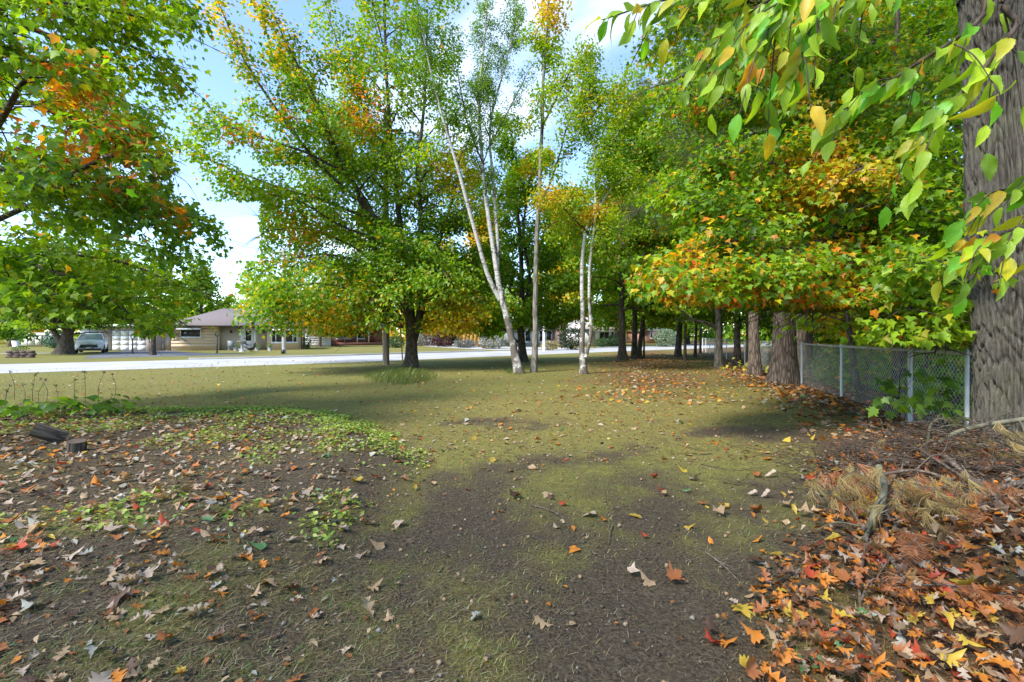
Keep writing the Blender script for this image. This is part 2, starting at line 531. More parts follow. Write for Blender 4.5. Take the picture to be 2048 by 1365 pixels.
def build_ground():
    xs = np.linspace(NX0, NX1, 370); ys = np.linspace(NY0, NY1, 256)
    X, Y = np.meshgrid(xs, ys)
    V = np.stack([X.ravel(), Y.ravel(), gh(X, Y).ravel()], 1)
    nx = len(xs)
    i, j = np.meshgrid(np.arange(nx - 1), np.arange(len(ys) - 1))
    a = (j * nx + i).ravel()
    Q = np.stack([a, a + 1, a + 1 + nx, a + nx], 1)
    mb = MB(); g, m_, b_ = cover(V[:, 0], V[:, 1])
    mb.add(V, quads=Q, col=np.stack([g, m_, b_], 1))
    ox = np.concatenate([[-900, -400, -200, -120, -80], np.arange(-60, 61, 1.25), [80, 120, 200, 400, 900]])
    oy = np.concatenate([[-300, -100, -40, -20, -10, -5, NY0], np.linspace(NY0 + 1.675, NY1, 8), np.arange(15.25, 62, 1.25), [70, 80, 100, 140, 200, 300, 500, 1200]])
    X, Y = np.meshgrid(ox, oy)
    V = np.stack([X.ravel(), Y.ravel(), np.zeros(X.size)], 1)
    nx = len(ox)
    i, j = np.meshgrid(np.arange(nx - 1), np.arange(len(oy) - 1))
    i, j = i.ravel(), j.ravel()
    cxm = (ox[i] + ox[i + 1]) / 2; cym = (oy[j] + oy[j + 1]) / 2
    keep = ~((cxm > NX0) & (cxm < NX1) & (cym > NY0) & (cym < NY1))
    a = (j * nx + i)[keep]
    g, m_, b_ = cover(V[:, 0], V[:, 1])
    mb.add(V, quads=np.stack([a, a + 1, a + 1 + nx, a + nx], 1), col=np.stack([g, m_, b_], 1))

    m, N, L, out = newmat('ground_soil_and_lawn')
    tcn = N.new('ShaderNodeTexCoord').outputs['Object']
    at = N.new('ShaderNodeAttribute'); at.attribute_name = 'Col'
    sp = N.new('ShaderNodeSeparateColor'); L.new(at.outputs['Color'], sp.inputs[0])
    f1 = noise(N, L, tcn, 55.0, 5, 0.7)
    f2 = noise(N, L, tcn, 9.0, 5, 0.65)
    f3 = noise(N, L, tcn, 1.3, 4, 0.6)
    f4 = noise(N, L, tcn, 0.16, 3, 0.5)
    soil = mixrgb(N, L, remap(N, L, f1, 0.3, 0.75), (0.034, 0.026, 0.017), (0.20, 0.152, 0.10))
    soil = mixrgb(N, L, remap(N, L, f2, 0.4, 0.7, 0, 0.7), soil, (0.095, 0.072, 0.046))
    grass = mixrgb(N, L, remap(N, L, f1, 0.3, 0.7), (0.070, 0.076, 0.014), (0.31, 0.305, 0.06))
    grass = mixrgb(N, L, remap(N, L, f3, 0.40, 0.62, 0, 0.8), grass, (0.20, 0.155, 0.06))
    grass = mixrgb(N, L, remap(N, L, f4, 0.42, 0.6, 0, 0.5), grass, (0.12, 0.16, 0.035))
    mossy = mixrgb(N, L, remap(N, L, f1, 0.3, 0.72), (0.105, 0.085, 0.026), (0.40, 0.335, 0.095))
    grass = mixrgb(N, L, sp.outputs[1], grass, mossy)
    grass = mixrgb(N, L, remap(N, L, f2, 0.40, 0.70, 0, 0.7), grass, (0.105, 0.078, 0.036))
    f6 = noise(N, L, tcn, 24.0, 4, 0.65)
    grass = mixrgb(N, L, remap(N, L, f6, 0.52, 0.72, 0, 0.6), grass, (0.40, 0.34, 0.115))
    grass = mixrgb(N, L, remap(N, L, f6, 0.48, 0.30, 0, 0.65), grass, (0.065, 0.056, 0.02))
    f5 = noise(N, L, tcn, 130.0, 3, 0.7)
    grass = mixrgb(N, L, remap(N, L, f5, 0.35, 0.75, 0, 0.6), grass, (0.30, 0.275, 0.085))
    addf = N.new('ShaderNodeMath'); addf.operation = 'MULTIPLY_ADD'
    L.new(f2, addf.inputs[0]); addf.inputs[1].default_value = 0.55; L.new(sp.outputs[0], addf.inputs[2])
    addg = N.new('ShaderNodeMath'); addg.operation = 'MULTIPLY_ADD'
    L.new(f1, addg.inputs[0]); addg.inputs[1].default_value = 0.45; L.new(addf.outputs[0], addg.inputs[2])
    fac = remap(N, L, addg.outputs[0], 0.50, 1.50)
    c = mixrgb(N, L, fac, soil, grass)
    br = mixrgb(N, L, remap(N, L, f2, 0.35, 0.65), (0.075, 0.048, 0.028), (0.20, 0.115, 0.05))
    bfac = N.new('ShaderNodeMath'); bfac.operation = 'MULTIPLY'
    L.new(sp.outputs[2], bfac.inputs[0]); L.new(remap(N, L, f2, 0.2, 0.6, 0.25, 1.0), bfac.inputs[1])
    c = mixrgb(N, L, bfac.outputs[0], c, br)
    p = N.new('ShaderNodeBsdfPrincipled')
    L.new(c, p.inputs['Base Color']); p.inputs['Roughness'].default_value = 0.95
    p.inputs['Specular IOR Level'].default_value = 0.12
    hh = mixrgb(N, L, 0.4, f1, f2)
    L.new(bump(N, L, hh, 1.0, 0.05), p.inputs['Normal'])
    L.new(p.outputs[0], out.inputs['Surface'])
    o = mb.part('ground', m, smooth=True)
    tag(o, kind='structure')


build_ground()


# ---------------------------------------------------------------- roads
def strip(left, right, z, name, mat, n=60, kerb=0.0):
    A = catmull([(x, y, z) for x, y in left], n); B = catmull([(x, y, z) for x, y in right], n)
    V = np.concatenate([A, B]); i = np.arange(n - 1)
    mb = MB()
    if kerb:
        T = V.copy(); T[:, 2] += kerb
        V2 = np.concatenate([V, T]); m = 2 * n
        mb.add(V2, quads=np.concatenate([np.stack([i + m, i + n + m, i + 1 + n + m, i + 1 + m], 1),
                                         np.stack([i, i + m, i + 1 + m, i + 1], 1),
                                         np.stack([i + n, i + 1 + n, i + 1 + n + m, i + n + m], 1)]))
    else:
        mb.add(V, quads=np.stack([i, i + 1, i + 1 + n, i + n], 1))
    return tag(mb.part(name, mat), kind='structure')


def concrete(name, a, b, s=1.0):
    m, N, L, out = newmat(name)
    tcn = N.new('ShaderNodeTexCoord').outputs['Object']
    n1 = noise(N, L, tcn, 0.5 * s, 6, 0.6); n2 = noise(N, L, tcn, 30 * s, 3, 0.6)
    c = mixrgb(N, L, remap(N, L, n1, 0.3, 0.7), a, b)
    c = mixrgb(N, L, remap(N, L, n2, 0.4, 0.8, 0, 0.35), c, tuple(x * 0.7 for x in a))
    p = N.new('ShaderNodeBsdfPrincipled'); L.new(c, p.inputs['Base Color']); p.inputs['Roughness'].default_value = 0.9
    L.new(bump(N, L, n2, 0.3, 0.01), p.inputs['Normal'])
    L.new(p.outputs[0], out.inputs['Surface'])
    return m


M_road = concrete('pale_road', (0.34, 0.33, 0.325), (0.46, 0.45, 0.44))
M_kerb = concrete('kerb_concrete', (0.30, 0.29, 0.28), (0.44, 0.43, 0.41))
M_drive = concrete('asphalt_drive', (0.085, 0.085, 0.095), (0.14, 0.14, 0.15))
near_edge = np.array([(-75, -20), (-40, 4.5), (-19.5, 18.6), (-12.2, 23.6), (-6.5, 28.4), (-0.9, 34.0), (13.8, 48), (40, 71), (95, 117)], float)
ne = catmull(np.c_[near_edge, np.zeros(9)], 80)[:, :2]
tg = nrm(np.gradient(ne, axis=0)); nl = np.stack([-tg[:, 1], tg[:, 0]], 1)
fe = ne + nl * 8.4
strip([tuple(a) for a in ne], [tuple(a) for a in fe], 0.004, 'road', M_road, 160)
# far kerb, broken where the drive and the side street join
fd = fe + nl * 0.18
sx = fe[:, 0]
for a, b in ((-90, -27.2), (-19.5, -1.5), (9.5, 95)):
    k = (sx > a) & (sx < b)
    if k.sum() > 2:
        strip([tuple(q) for q in fe[k]], [tuple(q) for q in fd[k]], 0.0, 'kerb', M_kerb, 60, 0.12)
strip([(-1.5, 48.3), (-9, 60), (-19, 84)], [(9.5, 54.5), (0.5, 64), (-9, 86)], 0.008, 'side_road', M_road, 30)
strip([(-27.2, 30.5), (-31.5, 36), (-37.5, 46.5)], [(-19.8, 37.2), (-25.5, 39.5), (-32.5, 46.0)], 0.008, 'driveway', M_drive, 30)
strip([(-44, 38.6), (-33, 40.0)], [(-44, 39.6), (-33, 41.0)], 0.004, 'path', M_kerb, 10)
# ---------------------------------------------------------------- leaves
def fan(outline, c):
    V = np.array([c] + outline, float); n = len(outline)
    return V, np.array([(0, 1 + i, 1 + (i + 1) % n) for i in range(n)])


def bend(V, fold=0.22, droop=0.22, twist=0.0):
    V = V.copy()
    V[:, 2] += fold * np.abs(V[:, 1]) - droop * V[:, 0] ** 2 + twist * V[:, 0] * V[:, 1]
    return V


def maple_outline():
    h = [(0.02, 0.05), (-0.10, 0.26), (0.10, 0.27), (0.22, 0.50), (0.30, 0.30), (0.46, 0.60), (0.55, 0.42), (0.50, 0.19), (0.66, 0.25), (0.78, 0.12)]
    return [(u, v, 0) for u, v in h] + [(1.02, 0, 0)] + [(u, -v, 0) for u, v in reversed(h)]


LEAF = {}
v, t = fan(maple_outline(), (0.3, 0, 0)); LEAF['maple'] = (bend(v), t)
hm = [(0.0, 0.04), (-0.08, 0.30), (0.16, 0.36), (0.42, 0.54), (0.52, 0.27)]
o_ = [(u, w_, 0) for u, w_ in hm] + [(1, 0, 0)] + [(u, -w_, 0) for u, w_ in reversed(hm)]
v, t = fan(o_, (0.28, 0, 0)); LEAF['maple_mid'] = (bend(v), t)
v = np.array([(0, 0, 0), (0.05, 0.36, 0), (0.44, 0.5, 0), (0.5, 0.17, 0), (1, 0, 0), (0.5, -0.17, 0), (0.44, -0.5, 0), (0.05, -0.36, 0)], float)
LEAF['maple_far'] = (bend(v), np.array([(0, 2, 1), (0, 3, 2), (0, 4, 3), (0, 5, 4), (0, 6, 5), (0, 7, 6)]))
v = np.array([(0, 0, 0), (0.42, 0.42, 0), (1, 0, 0), (0.42, -0.42, 0)], float)
LEAF['kite'] = (bend(v), np.array([(0, 2, 1), (0, 3, 2)]))
v = np.array([(0, 0, 0), (0.38, 0.33, 0), (1, 0, 0), (0.38, -0.33, 0)], float)
LEAF['birch'] = (bend(v), np.array([(0, 2, 1), (0, 3, 2)]))


def needle_tuft(n=9, spread=0.6, w=0.022, seed=3, droop=0.25):
    r = np.random.default_rng(seed); V, T = [], []
    for i in range(n):
        a = i / n * 6.283 + r.uniform(-.3, .3); s = spread * r.uniform(0.35, 1.0); l = r.uniform(0.75, 1.05)
        d = np.array([1, s * math.cos(a), s * math.sin(a)]); d = d / np.linalg.norm(d) * l
        side = nrm(np.cross(d, r.normal(size=3)))
        m = d * 0.55; e = d - np.array([0, 0, droop * l])
        k = len(V)
        V += [np.zeros(3) - side * w * .4, np.zeros(3) + side * w * .4, m + side * w / 2, m - side * w / 2, e]
        T += [(k, k + 1, k + 2), (k, k + 2, k + 3), (k + 3, k + 2, k + 4)]
    return np.array(V), np.array(T)


def thin_tuft(n=8, spread=0.62, w=0.02, seed=3):
    r = np.random.default_rng(seed); V, T = [], []
    for i in range(n):
        a = i / n * 6.283 + r.uniform(-.4, .4); s = spread * r.uniform(0.3, 1.0); l = r.uniform(0.75, 1.05)
        d = np.array([1, s * math.cos(a), s * math.sin(a)]); d = d / np.linalg.norm(d) * l
        side = nrm(np.cross(d, r.normal(size=3))); k = len(V)
        V += [-side * w / 2, side * w / 2, d]; T += [(k, k + 1, k + 2)]
    return np.array(V), np.array(T)


LEAF['needles'] = thin_tuft()


def scatter(tmpl, P, T, Nn, size, col):
    """Place template leaves: P origin, T tip direction, Nn blade normal."""
    tv, tt = LEAF[tmpl] if isinstance(tmpl, str) else tmpl
    T = nrm(T); S = nrm(np.cross(Nn, T)); Nn = np.cross(T, S)
    s = np.asarray(size)[:, None, None]
    V = P[:, None, :] + s * (tv[None, :, 0:1] * T[:, None, :] + tv[None, :, 1:2] * S[:, None, :] + tv[None, :, 2:3] * Nn[:, None, :])
    F = tt[None] + (np.arange(len(P)) * len(tv))[:, None, None]
    return V.reshape(-1, 3), F.reshape(-1, 3), np.repeat(col, len(tv), 0)


GREENS = np.array([(0.065, 0.165, 0.005), (0.135, 0.285, 0.007), (0.245, 0.410, 0.010), (0.390, 0.520, 0.015)])
YEL = np.array([(0.62, 0.54, 0.012), (0.80, 0.53, 0.012), (0.78, 0.40, 0.012)])
ORA = np.array([(0.86, 0.38, 0.02), (0.84, 0.29, 0.02), (0.74, 0.21, 0.025)])


def palette(r, P, yel=0.15, ora=0.06, light=0.5, seed=0, scale=0.9, sharp=3.0):
    n = len(P)
    a, b = Noise(seed + 11, scale)(P), Noise(seed + 12, scale * 0.8)(P)
    c = Noise(seed + 13, scale * 2.2)(P)
    g = np.clip(light * 3 + 0.55 * c + r.normal(0, 0.55, n), 0, 2.999)
    i = g.astype(int); f = (g - i)[:, None]
    col = GREENS[i] * (1 - f) + GREENS[i + 1] * f
    # neighbouring sprays turn colour together
    ty = 1.9 - 4.2 * yel; to = 2.3 - 5.0 * ora
    py = np.clip((a - ty) * sharp * 0.5 + 0.5, 0, 1) * 0.9 + yel * 0.22
    po = np.clip((b - to) * sharp * 0.5 + 0.5, 0, 1) * 0.9 + ora * 0.15
    u = r.random(n)
    k = u < py
    col[k] = YEL[r.integers(0, 3, k.sum())] * r.uniform(0.6, 1.05, (k.sum(), 1))
    mixk = (~k) & (u < py * 2.0)
    col[mixk] = 0.55 * col[mixk] + 0.45 * YEL[0]
    k = r.random(n) < po
    col[k] = ORA[r.integers(0, 3, k.sum())] * r.uniform(0.65, 1.05, (k.sum(), 1))
    return col * r.uniform(0.8, 1.15, (n, 1))


# ---------------------------------------------------------------- trees
def children(r, P, n_per, s0, s1, ang, L_fn, N, droop, up=0.0, flat=0.5, wig=0.06):
    """Side shoots: P (B,M,3) parents -> (parent index, curves (K,N,3), s)."""
    B, M, _ = P.shape
    par = np.repeat(np.arange(B), n_per)
    if len(par) == 0: return par, np.zeros((0, N, 3)), np.zeros(0)
    start = np.concatenate([[0], np.cumsum(n_per)[:-1]])
    k = np.arange(len(par)) - start[par]
    s = s0 + (s1 - s0) * np.clip((k + r.uniform(0.1, 0.9, len(par))) / np.maximum(n_per[par], 1), 0, 1)
    u = s * (M - 1); i = np.minimum(u.astype(int), M - 2); f = (u - i)[:, None]
    base = P[par, i] * (1 - f) + P[par, i + 1] * f
    T = nrm(P[par, i + 1] - P[par, i])
    hor = nrm(np.cross(T, np.array([0, 0, 1.0])) + 1e-4)
    ver = np.cross(hor, T)
    sg = np.where(k % 2 == 0, 1.0, -1.0) * 1.0
    phi = r.normal(0, 1.0 - 0.65 * flat, len(par))
    side = hor * (sg * np.cos(phi))[:, None] + ver * np.sin(phi)[:, None]
    a = ang * r.uniform(0.7, 1.25, len(par))
    D = nrm(T * np.cos(a)[:, None] + side * np.sin(a)[:, None] + np.array([0, 0, up]))
    Ln = L_fn(par, s) * r.uniform(0.65, 1.25, len(par))
    t = np.linspace(0, 1, N)
    C = base[:, None, :] + D[:, None, :] * (Ln[:, None] * t)[:, :, None]
    C[:, :, 2] -= droop * Ln[:, None] * t ** 2
    C[:, 1:] += r.normal(0, wig, (len(par), N - 1, 3)) * Ln[:, None, None] * 0.5 * t[None, 1:, None]
    return par, C, s


def length(P):
    return np.linalg.norm(np.diff(P, axis=1), axis=-1).sum(1)


def tree(name, label, base, stems, seed, bark=None, twig=None, group=None, auto=(0.6, 3.0, 55, 30, 0.25), l2=(0.35, 1.3), l3=(0.28, 0.5),
         per=7, size=0.13, tmpl='maple_far', pal=(0.15, 0.06, 0.5), limb_parts=True, lmat=None, flat=0.6, droop=0.25, flare=1.6, leafjit=0.10,
         cull=None, single=0, crown_floor=0.8, env=None, trunk_sides=14, cat='tree', needles=False, pal_scale=0.8, l2droop=0.18, mult=1.0, leaf_face=0.5, keep=None, twigs=True, turned=(), l2wood=True):
    """stems: list of (points, r0, r1, kind, autofactor); kind 'trunk' or 'limb'."""
    r = np.random.default_rng(seed)
    base = np.asarray(base, float)
    root = thing(name, label, cat, base, 0, group)
    bark = bark or M_maple; twig = twig or M_twig
    sp1, len1, el0, el1, start = auto
    P1, R1 = [], []
    tr = MB()
    ztop = max(np.asarray(s[0])[:, 2].max() for s in stems)
    for pts, r0, r1, kind, af in stems:
        n = 26 if kind == 'trunk' else 12
        C = catmull(pts, n)
        ln = np.linalg.norm(np.diff(C, axis=0), axis=1).sum()
        t = np.linspace(0, 1, n)
        if kind == 'trunk':
            wob = r.normal(0, 0.012 * ln / 6, (n, 3)); wob[:2] = 0; wob[:, 2] = 0
            C = C + np.cumsum(wob, 0) * 0.4
            rad = r0 * (1 - t) ** 0.85 + r1 * (1 - (1 - t) ** 0.85)
            if C[0, 2] < 0.4:
                C[0, 2] = min(C[0, 2], base[2] - 0.05)
                C = catmull(C, 60)
                t2 = np.linspace(0, 1, 60); rad = np.interp(t2, t, rad)
                zz_ = C[:, 2] - base[2]
                rad = rad * (1 + (flare - 1) * np.exp(-np.maximum(zz_, 0) / (0.35 + r0 * 0.8)))
            V, Q = tubes(C[None], rad[None], trunk_sides)
            if C[0, 2] < 0.2:                      # buttressed foot, lumpy stem
                ang = np.arctan2(V[:, 1] - np.repeat(C[:, 1], trunk_sides), V[:, 0] - np.repeat(C[:, 0], trunk_sides))
                cz = np.repeat(C, trunk_sides, 0)
                lump = 1 + 0.06 * np.sin(ang * 3 + seed) * np.exp(-(V[:, 2] - base[2]) / 0.9) * 2.2 + 0.03 * Noise(seed, 3.0)(V)
                V = cz + (V - cz) * lump[:, None]
            tr.add(V - base, quads=Q)
            c = len(tr.v)
            if af > 0:
                m = max(1, int(ln * (1 - start) / sp1 * af))
                for k in range(m):
                    tt = start + (1 - start) * (k + r.uniform(0.1, 0.9)) / m
                    u = tt * (len(C) - 1); i = min(int(u), len(C) - 2)
                    b = C[i] + (C[i + 1] - C[i]) * (u - i)
                    az = k * 2.399 + r.uniform(-0.5, 0.5)
                    zr = (b[2] - base[2]) / max(ztop - base[2], 1)
                    el = R(90 - (el0 + (el1 - el0) * zr)) + r.normal(0, 0.12)
                    L = len1 * (1.0 - 0.55 * zr ** 1.5) * r.uniform(0.7, 1.2)
                    if env: L *= env(az, zr)
                    D = np.array([math.cos(az) * math.cos(el), math.sin(az) * math.cos(el), math.sin(el)])
                    q = np.linspace(0, 1, 12)
                    Cl = b + D * (L * q)[:, None]
                    Cl[:, 2] += L * (0.10 * q - droop * q ** 2)
                    Cl[1:] += np.cumsum(r.normal(0, 0.02 * L, (11, 3)), 0) * 0.6
                    P1.append(Cl)
                    rb = min(np.interp(tt, np.linspace(0, 1, len(rad)), rad) * 0.6, 0.012 + 0.014 * L)
                    R1.append(np.linspace(rb, 0.006, 12))
        if kind == 'limb':
            C[1:] += np.cumsum(r.normal(0, 0.007 * ln, (n - 1, 3)), 0) * 0.6
            P1.append(C); R1.append(r0 * (1 - t) ** 0.8 + r1)
        elif kind == 'trunk':
            P1.append(catmull(C[-max(6, int(len(C) * 0.3)):], 12)); R1.append(np.linspace(r1, 0.005, 12))
    P1 = np.array(P1); R1 = np.array(R1)
    ln1 = length(P1)
    n2 = np.maximum(2, (ln1 / l2[0]).astype(int))
    par2, P2, s2 = children(r, P1, n2, 0.18, 1.0, R(48), lambda p, s: l2[1] * np.clip(ln1[p] / (len1 + .01), 0.5, 1.25) * (1.05 - 0.6 * s), 6, l2droop, 0.08, flat)
    ln2 = length(P2)
    n3 = np.maximum(2, (ln2 / l3[0]).astype(int))
    par3, P3, s3 = children(r, P2, n3, 0.2, 1.0, R(45), lambda p, s: np.full(len(p), l3[1]) * (1.1 - 0.5 * s), 4, 0.25, 0.05, flat)
    # wood
    def wood(mask1):
        mb = MB()
        V, Q = tubes(P1[mask1], R1[mask1], 7 if limb_parts else 5); mb.add(V - base, quads=Q)
        k2 = np.isin(par2, np.nonzero(mask1)[0])
        if k2.any() and l2wood:
            rr = np.linspace(1, 0.25, 6)[None] * np.clip(0.007 + 0.006 * ln2[k2], 0.006, 0.02)[:, None]
            V, Q = tubes(P2[k2], rr, 4 if twigs else 3); mb.add(V - base, quads=Q)
            k3 = np.isin(par3, np.nonzero(k2)[0])
            if k3.any() and twigs:
                rr = np.broadcast_to(np.linspace(0.005, 0.002, 4), (k3.sum(), 4))
                V, Q = tubes(P3[k3], rr, 3); mb.add(V - base, quads=Q)
        return mb
    if limb_parts:
        tr.part('trunk', bark, root, True)
        for i in range(len(P1)):
            mk = np.zeros(len(P1), bool); mk[i] = True
            wood(mk).part('limb', twig if R1[i, 0] < 0.05 else bark, root, True)
    else:
        w = wood(np.ones(len(P1), bool))
        tr.add(np.concatenate(w.v), quads=np.concatenate(w.q))
        tr.part('trunk', bark, root, True)
    # leaves
    nl = r.poisson(per, len(P3))
    idx = np.repeat(np.arange(len(P3)), nl)
    s = r.uniform(0.1, 1.05, len(idx)); u = np.clip(s, 0, 0.999) * 3; i = u.astype(int); f = (u - i)[:, None]
    C = P3[idx, i] * (1 - f) + P3[idx, i + 1] * f
    Tt = nrm(P3[idx, i + 1] - P3[idx, i])
    C = C + r.normal(0, leafjit, C.shape)
    if needles:
        T = nrm(Tt + r.normal(0, 0.45, C.shape)); Nn = nrm(r.normal(0, 1, C.shape))
    else:
        T = nrm(Tt * 0.8 + r.normal(0, 0.7, C.shape) * np.array([1, 1, 0.5]) + np.array([0, 0, -0.45]))
        Nn = nrm(np.array([0, 0, 1.0]) + r.normal(0, leaf_face, C.shape))
    ok = C[:, 2] > crown_floor + gh(C[:, 0], C[:, 1]) * 0
    if cull is not None: ok &= ~cull(C)
    if keep is not None: ok &= keep(C)
    pxx, pyy = to_px(C)
    outside = (C[:, 1] < 0.3) | (pxx < -260) | (pxx > 2310) | (pyy < -330)
    ok &= ~outside | (r.random(len(C)) < 0.4)          # fewer, larger leaves where only their shade is seen
    C, T, Nn, outside = C[ok], T[ok], Nn[ok], outside[ok]
    sz = (1 + 0.5 * outside) * size * r.uniform(0.65, 1.2, len(C))
    col = palette(r, C, *pal, seed=seed, scale=pal_scale)
    for pt, rad_, colset, frac in turned:                # branches that have already turned colour
        dq = np.linalg.norm(C - pt, axis=1) / rad_
        k = (r.random(len(C)) < frac * np.exp(-dq ** 2 * 1.2)) 
        col[k] = colset[r.integers(0, len(colset), k.sum())] * r.uniform(.75, 1.1, (k.sum(), 1))
    if needles:
        g = r.random(len(C))[:, None]
        col = np.array([0.035, 0.090, 0.022]) * (1 - g) + np.array([0.11, 0.19, 0.035]) * g
        brown = Noise(seed + 5, 1.2)(C) + r.normal(0, 0.5, len(C)) > 1.7
        col[brown] = np.array([0.22, 0.12, 0.04])
    big = np.zeros(len(C), bool)
    if single:
        px, py = to_px(C + T * sz[:, None] * 0.5)
        score = np.where((px > 0) & (px < 2048) & (py > 0) & (py < 1365), sz / np.maximum(C[:, 1], 0.3), 0)
        big[np.argsort(-score)[:single]] = True
        big &= score > 0
        leaf_objects(root, base, tmpl, C[big], T[big], Nn[big], sz[big], col[big], lmat or M_leaf)
    mb = MB()
    if needles:
        V, F, cc = scatter(tmpl, C, T, Nn, sz, col); mb.add(V - base, F, None, cc)
    else:
        dist = np.linalg.norm(C - np.array([0, 0, EYE]), axis=1)
        for k, tm in ((dist < 6.6, tmpl), ((dist >= 6.6) & (dist < 14), 'maple_far' if tmpl.startswith('maple') else tmpl), (dist >= 14, 'kite' if tmpl.startswith('maple') else tmpl)):
            k = k & ~big
            if k.any():
                V, F, cc = scatter(tm, C[k], T[k], Nn[k], sz[k], col[k]); mb.add(V - base, F, None, cc)
    part('crown', mb.mesh('crown'), lmat or M_leaf, root)['kind'] = 'stuff'
    STATS[name + '|' + label[:30]] = len(C)
    return root


STATS = {}
_leafmesh = {}


def leaf_objects(root, base, tmpl, C, T, Nn, sz, col, mat, name='leaf'):
    """The leaves that can be picked out one by one: an object each, sharing a few meshes by colour."""
    q = np.clip((np.sqrt(col) * 7).round().astype(int), 0, 7)
    T = nrm(T); S = nrm(np.cross(Nn, T)); Nn = np.cross(T, S)
    for i in range(len(C)):
        key = (tmpl if isinstance(tmpl, str) else id(tmpl), tuple(q[i]), mat.name)
        me = _leafmesh.get(key)
        if me is None:
            tv, tt = LEAF[tmpl] if isinstance(tmpl, str) else tmpl
            c = (q[i] / 7.0) ** 2
            me = _leafmesh[key] = mkmesh(name, tv, tt, None, np.broadcast_to(c, tv.shape))
            me.materials.append(mat)
        o = bpy.data.objects.new(name, me)
        COL.objects.link(o)
        o.parent = root
        p = C[i] - base
        s = float(sz[i])
        o.matrix_local = Matrix(((T[i, 0] * s, S[i, 0] * s, Nn[i, 0] * s, p[0]), (T[i, 1] * s, S[i, 1] * s, Nn[i, 1] * s, p[1]), (T[i, 2] * s, S[i, 2] * s, Nn[i, 2] * s, p[2]), (0, 0, 0, 1)))


def up(base, top, lean=(0, 0), bow=0.0):
    """A simple stem from base to a height."""
    b = np.asarray(base, float)
    return [b, b + np.array([lean[0] * .35 + bow, lean[1] * .35, top * .35]), b + np.array([lean[0] * .7, lean[1] * .7, top * .7]), b + np.array([lean[0], lean[1], top])]
# ---------------------------------------------------------------- the trees of the picture
def wp(*q):
    return [W(*a) for a in q]


